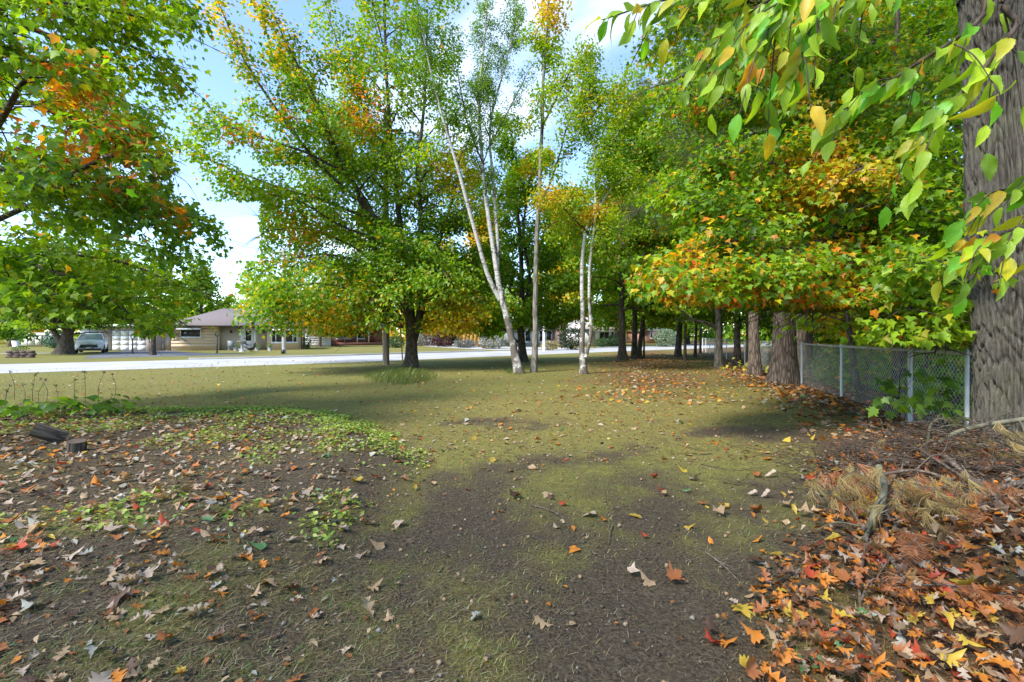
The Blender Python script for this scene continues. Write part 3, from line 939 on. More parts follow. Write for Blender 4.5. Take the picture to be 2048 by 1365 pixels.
# T4: the broad maple in the middle of the lawn
b4 = G(822, 735); d4 = b4[1]
fork = W(818, 645, d4)
S4 = [
    ([b4, W(824, 700, d4), W(820, 655, d4), W(812, 610, d4 - .2), W(780, 520, d4 - .6), W(745, 430, d4 - 1.2), W(690, 340, d4 - 2), W(640, 250, d4 - 2.6)], 0.27, 0.05, 'trunk', 0.75),
    ([W(822, 690, d4), W(826, 640, d4), W(815, 560, d4), W(800, 440, d4 + .3), W(785, 300, d4 + .6), W(772, 120, d4 + 1), W(768, -120, d4 + 1.4)], 0.19, 0.04, 'trunk', 1.0),
    ([W(826, 690, d4), W(836, 640, d4 - .1), W(838, 560, d4 - .2), W(842, 430, d4 - .5), W(836, 330, d4 - .8), W(850, 190, d4 - 1), W(858, 20, d4 - 1.2)], 0.16, 0.03, 'trunk', 1.0),
    ([W(830, 680, d4), W(845, 620, d4 + .2), W(862, 540, d4 + .6), W(895, 440, d4 + 1.1), W(920, 350, d4 + 1.6)], 0.13, 0.03, 'trunk', 0.9),
    ([W(812, 620, d4), W(770, 540, d4 + .8), W(730, 440, d4 + 1.6), W(700, 330, d4 + 2.2), W(690, 200, d4 + 2.6)], 0.12, 0.03, 'trunk', 0.9),
    ([W(740, 420, d4 - 1.2), W(640, 330, d4 - 2.2), W(560, 230, d4 - 3.0), W(480, 120, d4 - 3.6), W(430, 10, d4 - 4)], 0.07, 0.012, 'limb', 0),
    ([W(690, 345, d4 - 2), W(640, 210, d4 - 2.6), W(590, 110, d4 - 3.2), W(540, 0, d4 - 3.6)], 0.055, 0.01, 'limb', 0),
    ([W(740, 400, d4 + 1), W(670, 270, d4 + 1.5), W(610, 180, d4 + 1.8), W(570, 110, d4 + 2)], 0.05, 0.01, 'limb', 0),
    ([W(775, 350, d4 + 1), W(720, 210, d4), W(680, 110, d4 - .5), W(650, 20, d4 - .8)], 0.05, 0.01, 'limb', 0),
    ([W(700, 350, d4 - 2), W(600, 300, d4 - 3.2), W(500, 270, d4 - 4.2), W(410, 245, d4 - 4.8)], 0.05, 0.01, 'limb', 0),
    ([W(745, 440, d4 - 1), W(640, 400, d4 - 2), W(540, 370, d4 - 3), W(440, 330, d4 - 3.5), W(360, 290, d4 - 4)], 0.06, 0.01, 'limb', 0),
    ([W(760, 480, d4 - 1), W(680, 450, d4 - 2), W(590, 400, d4 - 3), W(480, 385, d4 - 3.5)], 0.05, 0.01, 'limb', 0),
    ([W(800, 600, d4 - .3), W(740, 540, d4 - 1.2), W(660, 510, d4 - 2), W(580, 520, d4 - 2.6), W(520, 545, d4 - 3)], 0.05, 0.01, 'limb', 0),
    ([W(805, 655, d4), W(770, 625, d4 - .8), W(715, 608, d4 - 1.4), W(640, 625, d4 - 2), W(560, 640, d4 - 2.4)], 0.06, 0.01, 'limb', 0),
    ([W(806, 640, d4), W(760, 590, d4 + .6), W(700, 575, d4 + 1.2), W(620, 580, d4 + 1.8), W(520, 600, d4 + 2.4)], 0.06, 0.01, 'limb', 0),
    ([W(840, 650, d4), W(875, 625, d4 - .6), W(915, 600, d4 - 1.0), W(960, 595, d4 - 1.2), W(1000, 605, d4 - 1.4)], 0.06, 0.01, 'limb', 0),
    ([W(842, 632, d4), W(885, 610, d4 + .8), W(930, 585, d4 + 1.6), W(980, 570, d4 + 2.2)], 0.05, 0.01, 'limb', 0),
    ([W(800, 655, d4), W(720, 618, d4 - 2), W(620, 610, d4 - 3.5), W(520, 625, d4 - 4.6)], 0.05, 0.01, 'limb', 0),
    ([W(800, 640, d4), W(730, 590, d4 - 2.4), W(640, 570, d4 - 4.2), W(560, 590, d4 - 5.4)], 0.05, 0.01, 'limb', 0),
    ([W(780, 520, d4), W(690, 470, d4 + .5), W(590, 440, d4 + .8), W(500, 430, d4 + 1)], 0.05, 0.01, 'limb', 0),
    ([W(805, 610, d4), W(740, 560, d4 + 1.5), W(660, 540, d4 + 2.6), W(560, 560, d4 + 3.4)], 0.05, 0.01, 'limb', 0),
    ([W(790, 560, d4), W(710, 500, d4 - .8), W(620, 460, d4 - 1.6), W(540, 460, d4 - 2.2), W(500, 480, d4 - 2.4)], 0.05, 0.01, 'limb', 0),
    ([W(840, 600, d4), W(890, 540, d4 + 1), W(950, 500, d4 + 1.8), W(1000, 500, d4 + 2.4)], 0.05, 0.01, 'limb', 0),
    ([W(838, 520, d4), W(880, 460, d4 - .6), W(930, 420, d4 - 1.2), W(960, 420, d4 - 1.6)], 0.04, 0.01, 'limb', 0),
    ([W(800, 655, d4), W(750, 640, d4 - 1.6), W(690, 640, d4 - 2.6), W(630, 655, d4 - 3.2)], 0.045, 0.01, 'limb', 0),
    ([W(842, 660, d4), W(890, 640, d4 - 1.2), W(930, 640, d4 - 2.0)], 0.04, 0.01, 'limb', 0),
    ([W(820, 600, d4), W(800, 590, d4 - 1.5), W(770, 590, d4 - 2.8), W(730, 610, d4 - 3.8)], 0.05, 0.01, 'limb', 0),
    ([W(830, 560, d4), W(850, 545, d4 - 1.5), W(880, 540, d4 - 2.8), W(900, 560, d4 - 3.6)], 0.05, 0.01, 'limb', 0),
]
tree('maple_tree', 'broad multi-stemmed maple with dark forked trunk standing mid-lawn beside the weathered pole', b4, S4, 41,
     auto=(0.5, 3.5, 66, 42, 0.24), l2=(0.36, 1.75), l3=(0.30, 0.55), per=29, leafjit=0.2, size=0.15, tmpl='maple_far', pal=(0.19, 0.02, 0.50), twigs=False, turned=((W(715, 210, d4 - 1.5), 1.2, ORA, .85), (W(690, 240, d4 - 2.2), 1.1, YEL, .7), (W(470, 40, d4 - 3.8), 2.2, YEL, .75), (W(500, 290, d4 - 4), 1.0, ORA, .35), (W(640, 90, d4 - 2.6), 1.6, YEL, .6), (W(600, 480, d4 - 2.4), 1.2, ORA, .45), (W(660, 640, d4 - 3), 1.8, YEL, .7), (W(800, 560, d4), 1.6, YEL, .5), (W(880, 340, d4), 1.5, YEL, .5)), pal_scale=0.6, flat=0.85, leaf_face=0.36, trunk_sides=18, flare=1.5,
     cull=lambda C: (to_px(C)[1] > 672) | ((to_px(C)[0] < 520) & (to_px(C)[1] > 400) & (to_px(C)[1] < 520)) | (to_px(C)[0] < 330))

# T1: the near maple whose trunk stands just outside the frame on the left
b1 = np.array([-10.6, 8.2, 0.0])
d1 = 8.2
S1 = [
    ([b1, b1 + (0.1, 0, 2), b1 + (0.0, 0, 5), b1 + (0.4, 0.2, 9), b1 + (0.6, 0.2, 14)], 0.30, 0.05, 'trunk', 0.55),
]
for q in (
    [(-140, 480, 8), (0, 300, 7.6), (130, 345, 7.4), (250, 380, 7.3), (300, 420, 7.2)],
    [(-140, 520, 8), (-20, 350, 7.0), (90, 368, 6.6), (200, 300, 6.4), (270, 320, 6.3)],
    [(-130, 560, 8.2), (0, 436, 8), (150, 402, 8), (215, 375, 8), (330, 400, 8.2), (370, 455, 8.4)],
    [(-130, 560, 8.4), (0, 500, 8.8), (100, 505, 9), (240, 520, 9.4), (340, 560, 9.6), (420, 585, 9.8)],
    [(-120, 580, 8.2), (0, 520, 7.8), (110, 540, 7.6), (220, 590, 7.6), (300, 660, 7.6)],
    [(-120, 600, 8.2), (0, 560, 7.4), (80, 580, 7.2), (150, 610, 7.0)],
    [(-100, 610, 8.6), (0, 560, 9.6), (150, 560, 10.2), (280, 600, 10.8), (360, 640, 11)],
    [(-150, 400, 8), (0, 215, 7.8), (120, 230, 7.8), (200, 250, 7.8), (300, 300, 8)],
    [(-150, 300, 8), (0, 62, 7.8), (130, 72, 8), (240, 80, 8.4), (330, 120, 8.8), (350, 150, 9)],
    [(-150, 280, 8), (0, 25, 7.2), (75, 0, 7.2), (200, 30, 7.6), (310, 40, 8.2)],
    [(-150, 260, 8.4), (0, 0, 9), (150, -60, 9.6), (300, -40, 10), (350, 10, 10.4)],
    [(-150, 420, 8.4), (0, 160, 9.6), (120, 170, 10.2), (240, 200, 10.8), (290, 225, 11.2)],
    [(-150, 480, 8.4), (20, 400, 10), (150, 450, 10.6), (280, 480, 11.2), (400, 515, 11.8)],
    [(-150, 430, 8), (0, 260, 6.6), (60, 150, 6.2), (110, 140, 6.0)],
    [(-120, 590, 8), (20, 620, 7.6), (110, 640, 7.6), (180, 640, 7.8)],
):
    S1.append((wp(*q), 0.045, 0.008, 'limb', 0))
tree('maple_tree', 'near maple reaching in from the left edge, orange sprays among its green leaves', b1, S1, 51,
     auto=(0.55, 3.2, 62, 45, 0.18), l2=(0.23, 0.95), l3=(0.16, 0.40), per=14.5, size=0.118, tmpl='maple_mid', pal=(0.12, 0.01, 0.62), turned=((W(225, 285, 6.2), .5, ORA, .95), (W(200, 270, 7.0), .6, ORA, .95), (W(235, 300, 7.8), .6, ORA, .9), (W(110, 130, 7.2), .45, ORA, .8), (W(60, 280, 7.4), .4, YEL, .7), (W(150, 240, 6.8), .55, YEL, .6), (W(110, 130, 6.2), .40, ORA, .7), (W(20, 265, 6.6), .5, ORA, .5), (W(330, 430, 7.6), .35, ORA, .45), (W(140, 640, 7.4), .25, ORA, .5)), pal_scale=0.8, flat=0.88, leaf_face=0.36, single=300, flare=1.5,
     cull=lambda C: ((to_px(C)[1] > 640) & (to_px(C)[0] < 270)) | ((to_px(C)[0] > 345) & (to_px(C)[0] < 420) & (to_px(C)[1] > 640)) | ((to_px(C)[0] > 395 + 45 * (to_px(C)[1] > 430) + 60 * Noise(9, 1.6)(C)) & (C[:, 1] < 14)) | ((to_px(C)[1] > 672) & (C[:, 1] > 0)))

# T5: leaning white birch, three stems
b5 = G(1040, 747); d5 = b5[1]
S5 = [
    ([b5, W(1026, 700, d5), W(1008, 630, d5), W(998, 580, d5), W(990, 530, d5), W(975, 430, d5 + .2), W(965, 330, d5 + .4), W(957, 200, d5 + .8), W(968, 60, d5 + 1), W(985, -120, d5 + 1.2)], 0.145, 0.018, 'trunk', 0.8),
    ([W(1000, 600, d5), W(980, 560, d5 - .1), W(955, 480, d5 - .3), W(920, 350, d5 - .6), W(893, 260, d5 - .8), W(862, 150, d5 - 1), W(838, 40, d5 - 1.2)], 0.10, 0.015, 'trunk', 0.8),
    ([W(994, 560, d5), W(993, 480, d5 + .2), W(985, 370, d5 + .5), W(980, 250, d5 + .9), W(1010, 130, d5 + 1.2), W(1040, 20, d5 + 1.5)], 0.085, 0.015, 'trunk', 0.9),
    ([W(968, 330, d5), W(940, 250, d5), W(920, 150, d5 + .3), W(905, 50, d5 + .5)], 0.03, 0.008, 'limb', 0),
    ([W(975, 300, d5 + .5), W(1020, 220, d5 + .3), W(1060, 140, d5 + .2)], 0.03, 0.008, 'limb', 0),
]
tree('birch_tree', 'leaning white birch with three pale stems and fine sparse leaves', b5, S5, 61, bark=M_birch,
     auto=(0.38, 1.7, 28, 22, 0.52), l2=(0.26, 0.6), l3=(0.16, 0.28), per=46, size=0.075, tmpl='birch', pal=(0.08, 0.0, 0.30), flat=0.2, droop=0.05, leafjit=0.12, leaf_face=0.9, crown_floor=6.0)

# T6: dark maple behind the birch
b6 = G(1045, 724); d6 = b6[1]
S6 = [
    ([b6, W(1042, 660, d6), W(1043, 590, d6), W(1040, 480, d6), W(1030, 380, d6), W(1025, 260, d6)], 0.22, 0.03, 'trunk', 1.2),
    ([W(1043, 620, d6), W(1060, 560, d6 - .3), W(1048, 450, d6 - .6), W(1075, 330, d6 - .8)], 0.12, 0.03, 'trunk', 1.0),
    ([W(1036, 685, d6), W(1000, 655, d6 - .6), W(965, 640, d6 - 1), W(930, 610, d6 - 1.4)], 0.07, 0.01, 'limb', 0),
    ([W(1052, 670, d6), W(1075, 640, d6 - .6), W(1110, 620, d6 - 1), W(1150, 625, d6 - 1.4)], 0.06, 0.01, 'limb', 0),
    ([W(1040, 600, d6), W(990, 560, d6 - 1), W(930, 540, d6 - 2)], 0.06, 0.01, 'limb', 0),
    ([W(1048, 600, d6), W(1100, 560, d6 - 1), W(1140, 560, d6 - 2)], 0.06, 0.01, 'limb', 0),
]
tree('maple_tree', 'dark-trunked green maple standing directly behind the leaning birch', b6, S6, 71,
     auto=(0.55, 3.0, 75, 35, 0.16), l2=(0.42, 1.3), l3=(0.3, 0.5), per=62, leafjit=0.2, size=0.17, tmpl='maple_far', pal=(0.15, 0.04, 0.5), twigs=False, flat=0.7,
     cull=lambda C: to_px(C)[1] > 678)

# T7: slim straight grey trunk
b7 = G(1068, 745); d7 = b7[1]
S7 = [
    ([b7, W(1069, 690, d7), W(1070, 600, d7), W(1073, 480, d7), W(1080, 330, d7), W(1086, 200, d7), W(1094, 60, d7), W(1100, -120, d7)], 0.125, 0.03, 'trunk', 0.45),
    ([W(1083, 420, d7), W(1110, 330, d7 - .4), W(1140, 230, d7 - .8), W(1170, 180, d7 - 1)], 0.035, 0.01, 'limb', 0),
    ([W(1085, 400, d7), W(1140, 405, d7 - .5), W(1200, 430, d7 - 1)], 0.03, 0.008, 'limb', 0),
    ([W(1084, 400, d7), W(1130, 440, d7 + .3), W(1175, 470, d7 + .5)], 0.03, 0.008, 'limb', 0),
    ([W(1086, 250, d7), W(1120, 180, d7 - .6), W(1160, 90, d7 - 1)], 0.035, 0.01, 'limb', 0),
]
tree('maple_tree', 'slim straight grey trunk with thin yellow and orange foliage between the two birches', b7, S7, 81, bark=M_grey,
     auto=(0.6, 1.8, 50, 30, 0.42), l2=(0.32, 0.8), l3=(0.24, 0.4), per=60, leafjit=0.2, size=0.12, tmpl='maple_far', pal=(0.24, 0.04, 0.75), twigs=False, flat=0.5, pal_scale=1.3, flare=1.25)

# T8: second birch, twin stems
b8 = G(1167, 748); d8 = b8[1]
S8 = [
    ([b8, W(1164, 700, d8), W(1166, 640, d8), W(1163, 560, d8), W(1168, 480, d8), W(1185, 430, d8), W(1215, 380, d8), W(1245, 330, d8)], 0.105, 0.03, 'trunk', 0.0),
    ([W(1172, 715, d8 - .1), W(1182, 660, d8 - .15), W(1178, 600, d8 - .2), W(1180, 520, d8 - .2), W(1190, 430, d8 - .2), W(1188, 330, d8 - .3), W(1182, 240, d8 - .3), W(1175, 120, d8 - .3)], 0.07, 0.02, 'trunk', 0.5),
    ([W(1190, 430, d8), W(1225, 375, d8 - .3), W(1268, 350, d8 - .6)], 0.05, 0.01, 'limb', 0),
    ([W(1190, 400, d8), W(1215, 300, d8 - .3), W(1250, 250, d8 - .6), W(1285, 200, d8 - .8)], 0.045, 0.01, 'limb', 0),
    ([W(1182, 240, d8 - .3), W(1215, 190, d8 - .6), W(1250, 160, d8 - .8)], 0.03, 0.008, 'limb', 0),
    ([W(1178, 470, d8 - .2), W(1130, 420, d8 - .6), W(1090, 380, d8 - .8)], 0.03, 0.008, 'limb', 0),
    ([W(1184, 500, d8 - .2), W(1215, 460, d8 - .6), W(1240, 440, d8 - .8)], 0.03, 0.008, 'limb', 0),
]
tree('birch_tree', 'upright birch of two mottled stems twisting together at the foot', b8, S8, 91, bark=M_birch,
     auto=(0.4, 1.8, 40, 25, 0.45), l2=(0.3, 0.8), l3=(0.22, 0.38), per=85, leafjit=0.22, size=0.10, tmpl='maple_far', pal=(0.16, 0.0, 0.72), twigs=False, flat=0.4, crown_floor=3.2, pal_scale=1.2)

# the row of maples along the path
ROW = [
    (1244, 720, 0.20, 16, 'maple with a flared dark foot, first of the row beyond the twin birch', (0.22, 0.12, 0.5), 3.0),
    (1268, 718, 0.17, 16, 'maple stem behind the flared one, orange sprays low on it', (0.25, 0.22, 0.5), 2.8),
    (1278, 717, 0.14, 14, 'maple with a foot bent outwards, close beside the orange-sprayed stem', (0.2, 0.16, 0.45), 2.6),
    (1288, 717, 0.06, 9, 'pencil-thin young maple right of the bent-footed stem', (0.25, 0.12, 0.55), 1.6),
    (1356, 714, 0.20, 17, 'straight dark maple standing alone at the far end of the leafy path', (0.12, 0.05, 0.45), 3.2),
    (1370, 722, 0.08, 13, 'thin maple pole in front of the straight dark one on the path edge', (0.15, 0.05, 0.45), 2.2),
    (1390, 715, 0.09, 14, 'thin leaning maple between the path and the fence', (0.10, 0.04, 0.42), 2.2),
    (1400, 709, 0.08, 9, 'thinnest far maple where the fence meets the path', (0.10, 0.04, 0.40), 2.0),
    (1437, 738, 0.12, 17, 'pale-barked maple in front of the fence with one arching side limb', (0.16, 0.06, 0.50), 4.0),
    (1510, 752, 0.19, 18, 'tall brown trunk with yellow seedlings at its foot, next to the fence', (0.24, 0.13, 0.52), 3.8),
]
for k, (px, py, r0, ht, lab, pl, L1) in enumerate(ROW):
    b = G(px, py)
    rr = np.random.default_rng(200 + k)
    lean = rr.normal(0, 0.35, 2)
    st = [(up(b, ht, lean, 0.12 if k == 2 else rr.normal(0, .06)), r0, 0.03, 'trunk', 1.0)]
    if k == 8:
        d = b[1]
        st.append((wp((1437, 658, d), (1412, 645, d - .4), (1390, 640, d - .8), (1360, 618, d - 1.2), (1330, 590, d - 1.6)), 0.06, 0.01, 'limb', 0))
    tree('maple_tree', lab, b, st, 210 + k, bark=M_path if k in (8,) else M_pine if k == 9 else M_maple,
         auto=(0.36, L1 * 1.2, 82, 50, 0.16 if k < 8 else 0.24), l2=(0.42, 1.2), l3=(0.32, 0.5), per=37, leafjit=0.22, twigs=k in (0, 8, 9), size=0.19 if k < 8 else 0.165, tmpl='maple_far', pal=pl, flat=0.75,
         limb_parts=k in (0, 8, 9), group='maples along the leafy path', crown_floor=2.0 if k < 8 else 2.4, flare=2.0 if k in (0, 8) else 1.5)

# pines on the right
b16 = G(1570, 766)
tree('pine_tree', 'stout pine trunk with furrowed brown bark standing in front of the fence', b16,
     [(up(b16, 19, (0.1, 0.2), -0.05), 0.33, 0.05, 'trunk', 1.2)] +
     [(wp(*q), 0.05, 0.01, 'limb', 0) for q in (
         [(1565, 250, 15), (1480, 280, 13.6), (1400, 340, 12.6), (1300, 400, 12), (1240, 430, 11.8)],
         [(1565, 160, 15), (1640, 180, 13), (1690, 210, 11.4), (1720, 240, 10.4)],
         [(1565, 120, 15), (1500, 160, 13), (1430, 220, 11.6), (1370, 260, 11)],
         [(1565, 40, 15), (1640, 60, 12.5), (1720, 90, 10.6), (1800, 120, 9.6)],
         [(1562, 90, 15), (1470, 110, 13.5), (1380, 150, 12.6), (1300, 190, 12.2)],
         [(1562, 330, 15), (1480, 350, 13.8), (1400, 400, 13), (1330, 450, 12.6)],
         [(1562, 0, 15), (1460, 20, 13), (1380, 60, 12)],
         [(1568, 220, 15), (1600, 250, 13), (1640, 280, 11.5), (1680, 300, 10.8)])],
     301, bark=M_pine, auto=(0.5, 3.6, 85, 55, 0.33), l2=(0.3, 1.0), l3=(0.15, 0.34), per=17, size=0.15, tmpl='needles', needles=True, lmat=M_needle, flat=0.6, leafjit=0.05,
     crown_floor=4.4, trunk_sides=28, flare=1.5, l2droop=0.1)
b16b = np.array([10.6, 17.6, 0])
tree('pine_tree', 'second pine behind the fence with dark needle sprays high above it', b16b,
     [(up(b16b, 18, (-0.3, 0.2)), 0.24, 0.05, 'trunk', 1.0)], 302, bark=M_pine, auto=(0.6, 3.4, 85, 55, 0.3), l2=(0.34, 1.0), l3=(0.18, 0.36), per=16, size=0.16, tmpl='needles',
     needles=True, lmat=M_needle, flat=0.6, leafjit=0.05, crown_floor=4.2)

# maples behind the fence, their sprays hanging over it
b18 = np.array([9.0, 11.2, 0])
S18 = [(wp((1795, 770, 11.2), (1797, 640, 11.2), (1802, 480, 11.2), (1785, 340, 11.2), (1790, 150, 11.4), (1790, -100, 11.6)), 0.135, 0.04, 'trunk', 0.35)]
S18[0] = ([b18] + S18[0][0][1:], *S18[0][1:])
for q in (
    [(1797, 560, 11), (1740, 470, 9.6), (1660, 480, 8.4), (1560, 500, 7.6), (1470, 490, 7.2), (1400, 520, 7)],
    [(1797, 600, 11), (1720, 540, 9.2), (1640, 560, 8), (1540, 580, 7.2), (1440, 540, 6.8), (1330, 550, 6.6)],
    [(1797, 500, 11), (1700, 400, 9.4), (1600, 395, 8.4), (1500, 420, 7.8), (1400, 410, 7.6)],
    [(1797, 620, 11), (1740, 590, 9.2), (1680, 610, 8.2), (1620, 640, 7.6)],
    [(1795, 430, 11), (1720, 330, 9.6), (1640, 300, 8.6), (1550, 310, 8), (1440, 300, 7.6)],
    [(1795, 330, 11), (1700, 240, 9.6), (1600, 210, 8.8), (1480, 190, 8.2), (1370, 170, 8)],
    [(1790, 240, 11), (1700, 130, 9.8), (1600, 90, 9), (1480, 80, 8.4)],
    [(1792, 220, 11), (1700, 150, 9.6), (1600, 150, 8.8), (1500, 150, 8.4)],
    [(1792, 120, 11), (1680, 40, 9.8), (1560, 10, 9.2), (1440, 20, 8.8), (1340, 60, 8.6)],
    [(1795, 380, 11), (1690, 310, 9.4), (1560, 350, 8.6), (1440, 370, 8.2), (1340, 350, 8)],
    [(1795, 420, 11), (1760, 360, 9), (1740, 330, 8), (1700, 350, 7.2)],
    [(1792, 200, 11), (1830, 150, 9.4), (1850, 160, 8.4), (1840, 200, 7.6)],
    [(1797, 640, 11), (1720, 610, 9.6), (1640, 615, 8.8), (1560, 625, 8.2), (1500, 640, 7.9)],
    [(1797, 600, 11), (1700, 500, 9.0), (1590, 530, 7.6), (1480, 570, 6.9), (1390, 590, 6.6)],
    [(1797, 580, 11), (1830, 500, 9.4), (1850, 450, 8.2), (1860, 440, 7.4)],
    [(1797, 640, 11), (1760, 560, 9.0), (1720, 590, 7.8), (1690, 620, 7.2)],
):
    S18.append((wp(*q), 0.045, 0.008, 'limb', 0))
tree('maple_tree', 'maple behind the fence with dark trunk, yellow and orange sprays sweeping out over the lawn', b18, S18, 311,
     auto=(0.6, 2.6, 70, 40, 0.3), l2=(0.2, 0.95), l3=(0.15, 0.38), per=20, size=0.097, tmpl='maple_mid', pal=(0.25, 0.10, 0.44), turned=((W(1560, 590, 7.2), .65, ORA, .7), (W(1480, 600, 7.0), .5, ORA, .6), (W(1700, 560, 7.6), .6, ORA, .5), (W(1330, 545, 6.6), .5, YEL, .8), (W(1380, 550, 6.7), .6, YEL, .7), (W(1380, 545, 6.7), .4, ORA, .5), (W(1680, 600, 7.4), .6, YEL, .6), (W(1580, 430, 7.8), .7, YEL, .5), (W(1400, 260, 8), .5, ORA, .5), (W(1640, 330, 8.4), .55, ORA, .5), (W(1680, 480, 8), .5, ORA, .5)), flare=1.25, flat=0.92, leaf_face=0.34, single=300, pal_scale=1.6, crown_floor=1.9)

b19 = np.array([9.6, 10.2, 0])
S19 = [([b19] + wp((1960, 640, 10.2), (1950, 480, 10), (1945, 300, 9.8), (1940, 0, 9.6)), 0.12, 0.03, 'trunk', 0.3)]
for q in (
    [(1955, 620, 10), (1900, 560, 8.4), (1850, 560, 7.2), (1790, 600, 6.4)],
    [(1955, 640, 10), (1910, 610, 8.2), (1870, 620, 7), (1820, 650, 6.4)],
    [(1955, 560, 10), (1900, 500, 8.6), (1840, 490, 7.6), (1770, 520, 7)],
    [(1955, 480, 10), (1900, 400, 8.6), (1830, 380, 7.8), (1740, 390, 7.2)],
    [(1955, 600, 10), (1920, 500, 8.0), (1890, 480, 6.8), (1860, 520, 6.0)],
    [(1955, 380, 10), (1900, 300, 8.8), (1830, 280, 8), (1750, 300, 7.6)],
    [(1955, 650, 10), (1925, 650, 8.2), (1890, 660, 7.2), (1850, 690, 6.8)],
):
    S19.append((wp(*q), 0.04, 0.008, 'limb', 0))
tree('maple_tree', 'green maple behind the fence just beside the big oak, broad low leaves', b19, S19, 312,
     auto=(0.6, 2.2, 70, 40, 0.3), l2=(0.22, 0.85), l3=(0.17, 0.36), per=15, size=0.118, tmpl='maple_mid', pal=(0.16, 0.10, 0.50), flare=1.25, flat=0.92, leaf_face=0.36, single=220, crown_floor=1.35)

BACK = [  # px, depth, radius, height, label, palette
    (1716, 12.2, 0.075, 9, 'thin leaning young tree behind the fence left of the dark maple trunk', (0.35, 0.05, 0.7), 2.0, (-1.3, 0)),
    (1848, 12.5, 0.07, 10, 'slender dark tree behind the fence right of the dark maple trunk', (0.2, 0.03, 0.5), 2.2, (0.1, 0)),
    (1475, 24, 0.16, 17, 'dark trunk behind the fence left of the tall brown trunk', (0.06, 0.0, 0.3), 2.8, (0, 0)),
    (1500, 27, 0.20, 19, 'reddish trunk in the wood behind the tall brown trunk', (0.05, 0.0, 0.28), 3.0, (0, 0)),
    (1620, 21, 0.14, 16, 'dim tree in the wood behind the stout pine', (0.12, 0.0, 0.3), 3.0, (0, 0)),
    (1655, 26, 0.18, 18, 'shaded tree deep in the wood right of the stout pine', (0.16, 0.0, 0.35), 3.2, (0, 0)),
    (1740, 19, 0.15, 15, 'yellowing tree in the wood behind the leaning post', (0.40, 0.02, 0.6), 3.0, (0, 0)),
    (1885, 17, 0.16, 15, 'tree in the wood seen between slender dark trunk and oak', (0.16, 0.0, 0.4), 3.0, (0, 0)),
    (1440, 36, 0.18, 19, 'tree where the wood begins beyond the far fence', (0.05, 0.0, 0.32), 3.4, (0, 0)),
    (1985, 14, 0.15, 11, 'tree in the wood half hidden behind the big oak', (0.15, 0.0, 0.4), 2.8, (0, 0)),
]
for k, (px, d, r0, ht, lab, pl, L1, lean) in enumerate(BACK):
    b = W(px, HY, d); b[2] = 0
    tree('woodland_tree', lab, b, [(up(b, ht, lean), r0, 0.03, 'trunk', 1.0)], 330 + k,
         auto=(0.5, L1, 82, 45, 0.10), l2=(0.45, 1.2), l3=(0.34, 0.5), per=33, leafjit=0.24, twigs=False, size=0.215, tmpl='maple_far', pal=pl, flare=1.25, flat=0.8, limb_parts=False, group='trees in the wood behind the fence', crown_floor=0.7)

# the wood itself, further in: a mass of leaves nobody could count
r = np.random.default_rng(77)
n = 52000
dd = r.uniform(19, 62, n) ** 1.0
lat = r.uniform(0.0, 1.0, n) ** 0.8
x0 = 6.4 + 0.30 * dd
X = x0 + 1.5 + lat * (6 + 0.75 * dd)
Z = 0.25 + r.beta(1.25, 1.5, n) * (9 + 5 * r.random(n))
C = np.stack([X, dd, Z], 1)
keep = Noise(78, 0.55)(C) + 0.35 * Noise(79, 1.6)(C) > -0.55
C = C[keep]; n = len(C)
col = palette(r, C, 0.18, 0.02, 0.34, seed=80, scale=0.35)
V, F, cc = scatter('kite', C, nrm(r.normal(0, 1, (n, 3)) + (0, 0, -0.5)), nrm(np.array([0, 0, 1.0]) + r.normal(0, 0.6, (n, 3))), r.uniform(0.22, 0.42, n), col)
tag(part('woods', mkmesh('woods', V, F, None, cc), M_leaf), 'deep green and yellow wood filling the background behind the fence', 'woods', None, 'stuff')

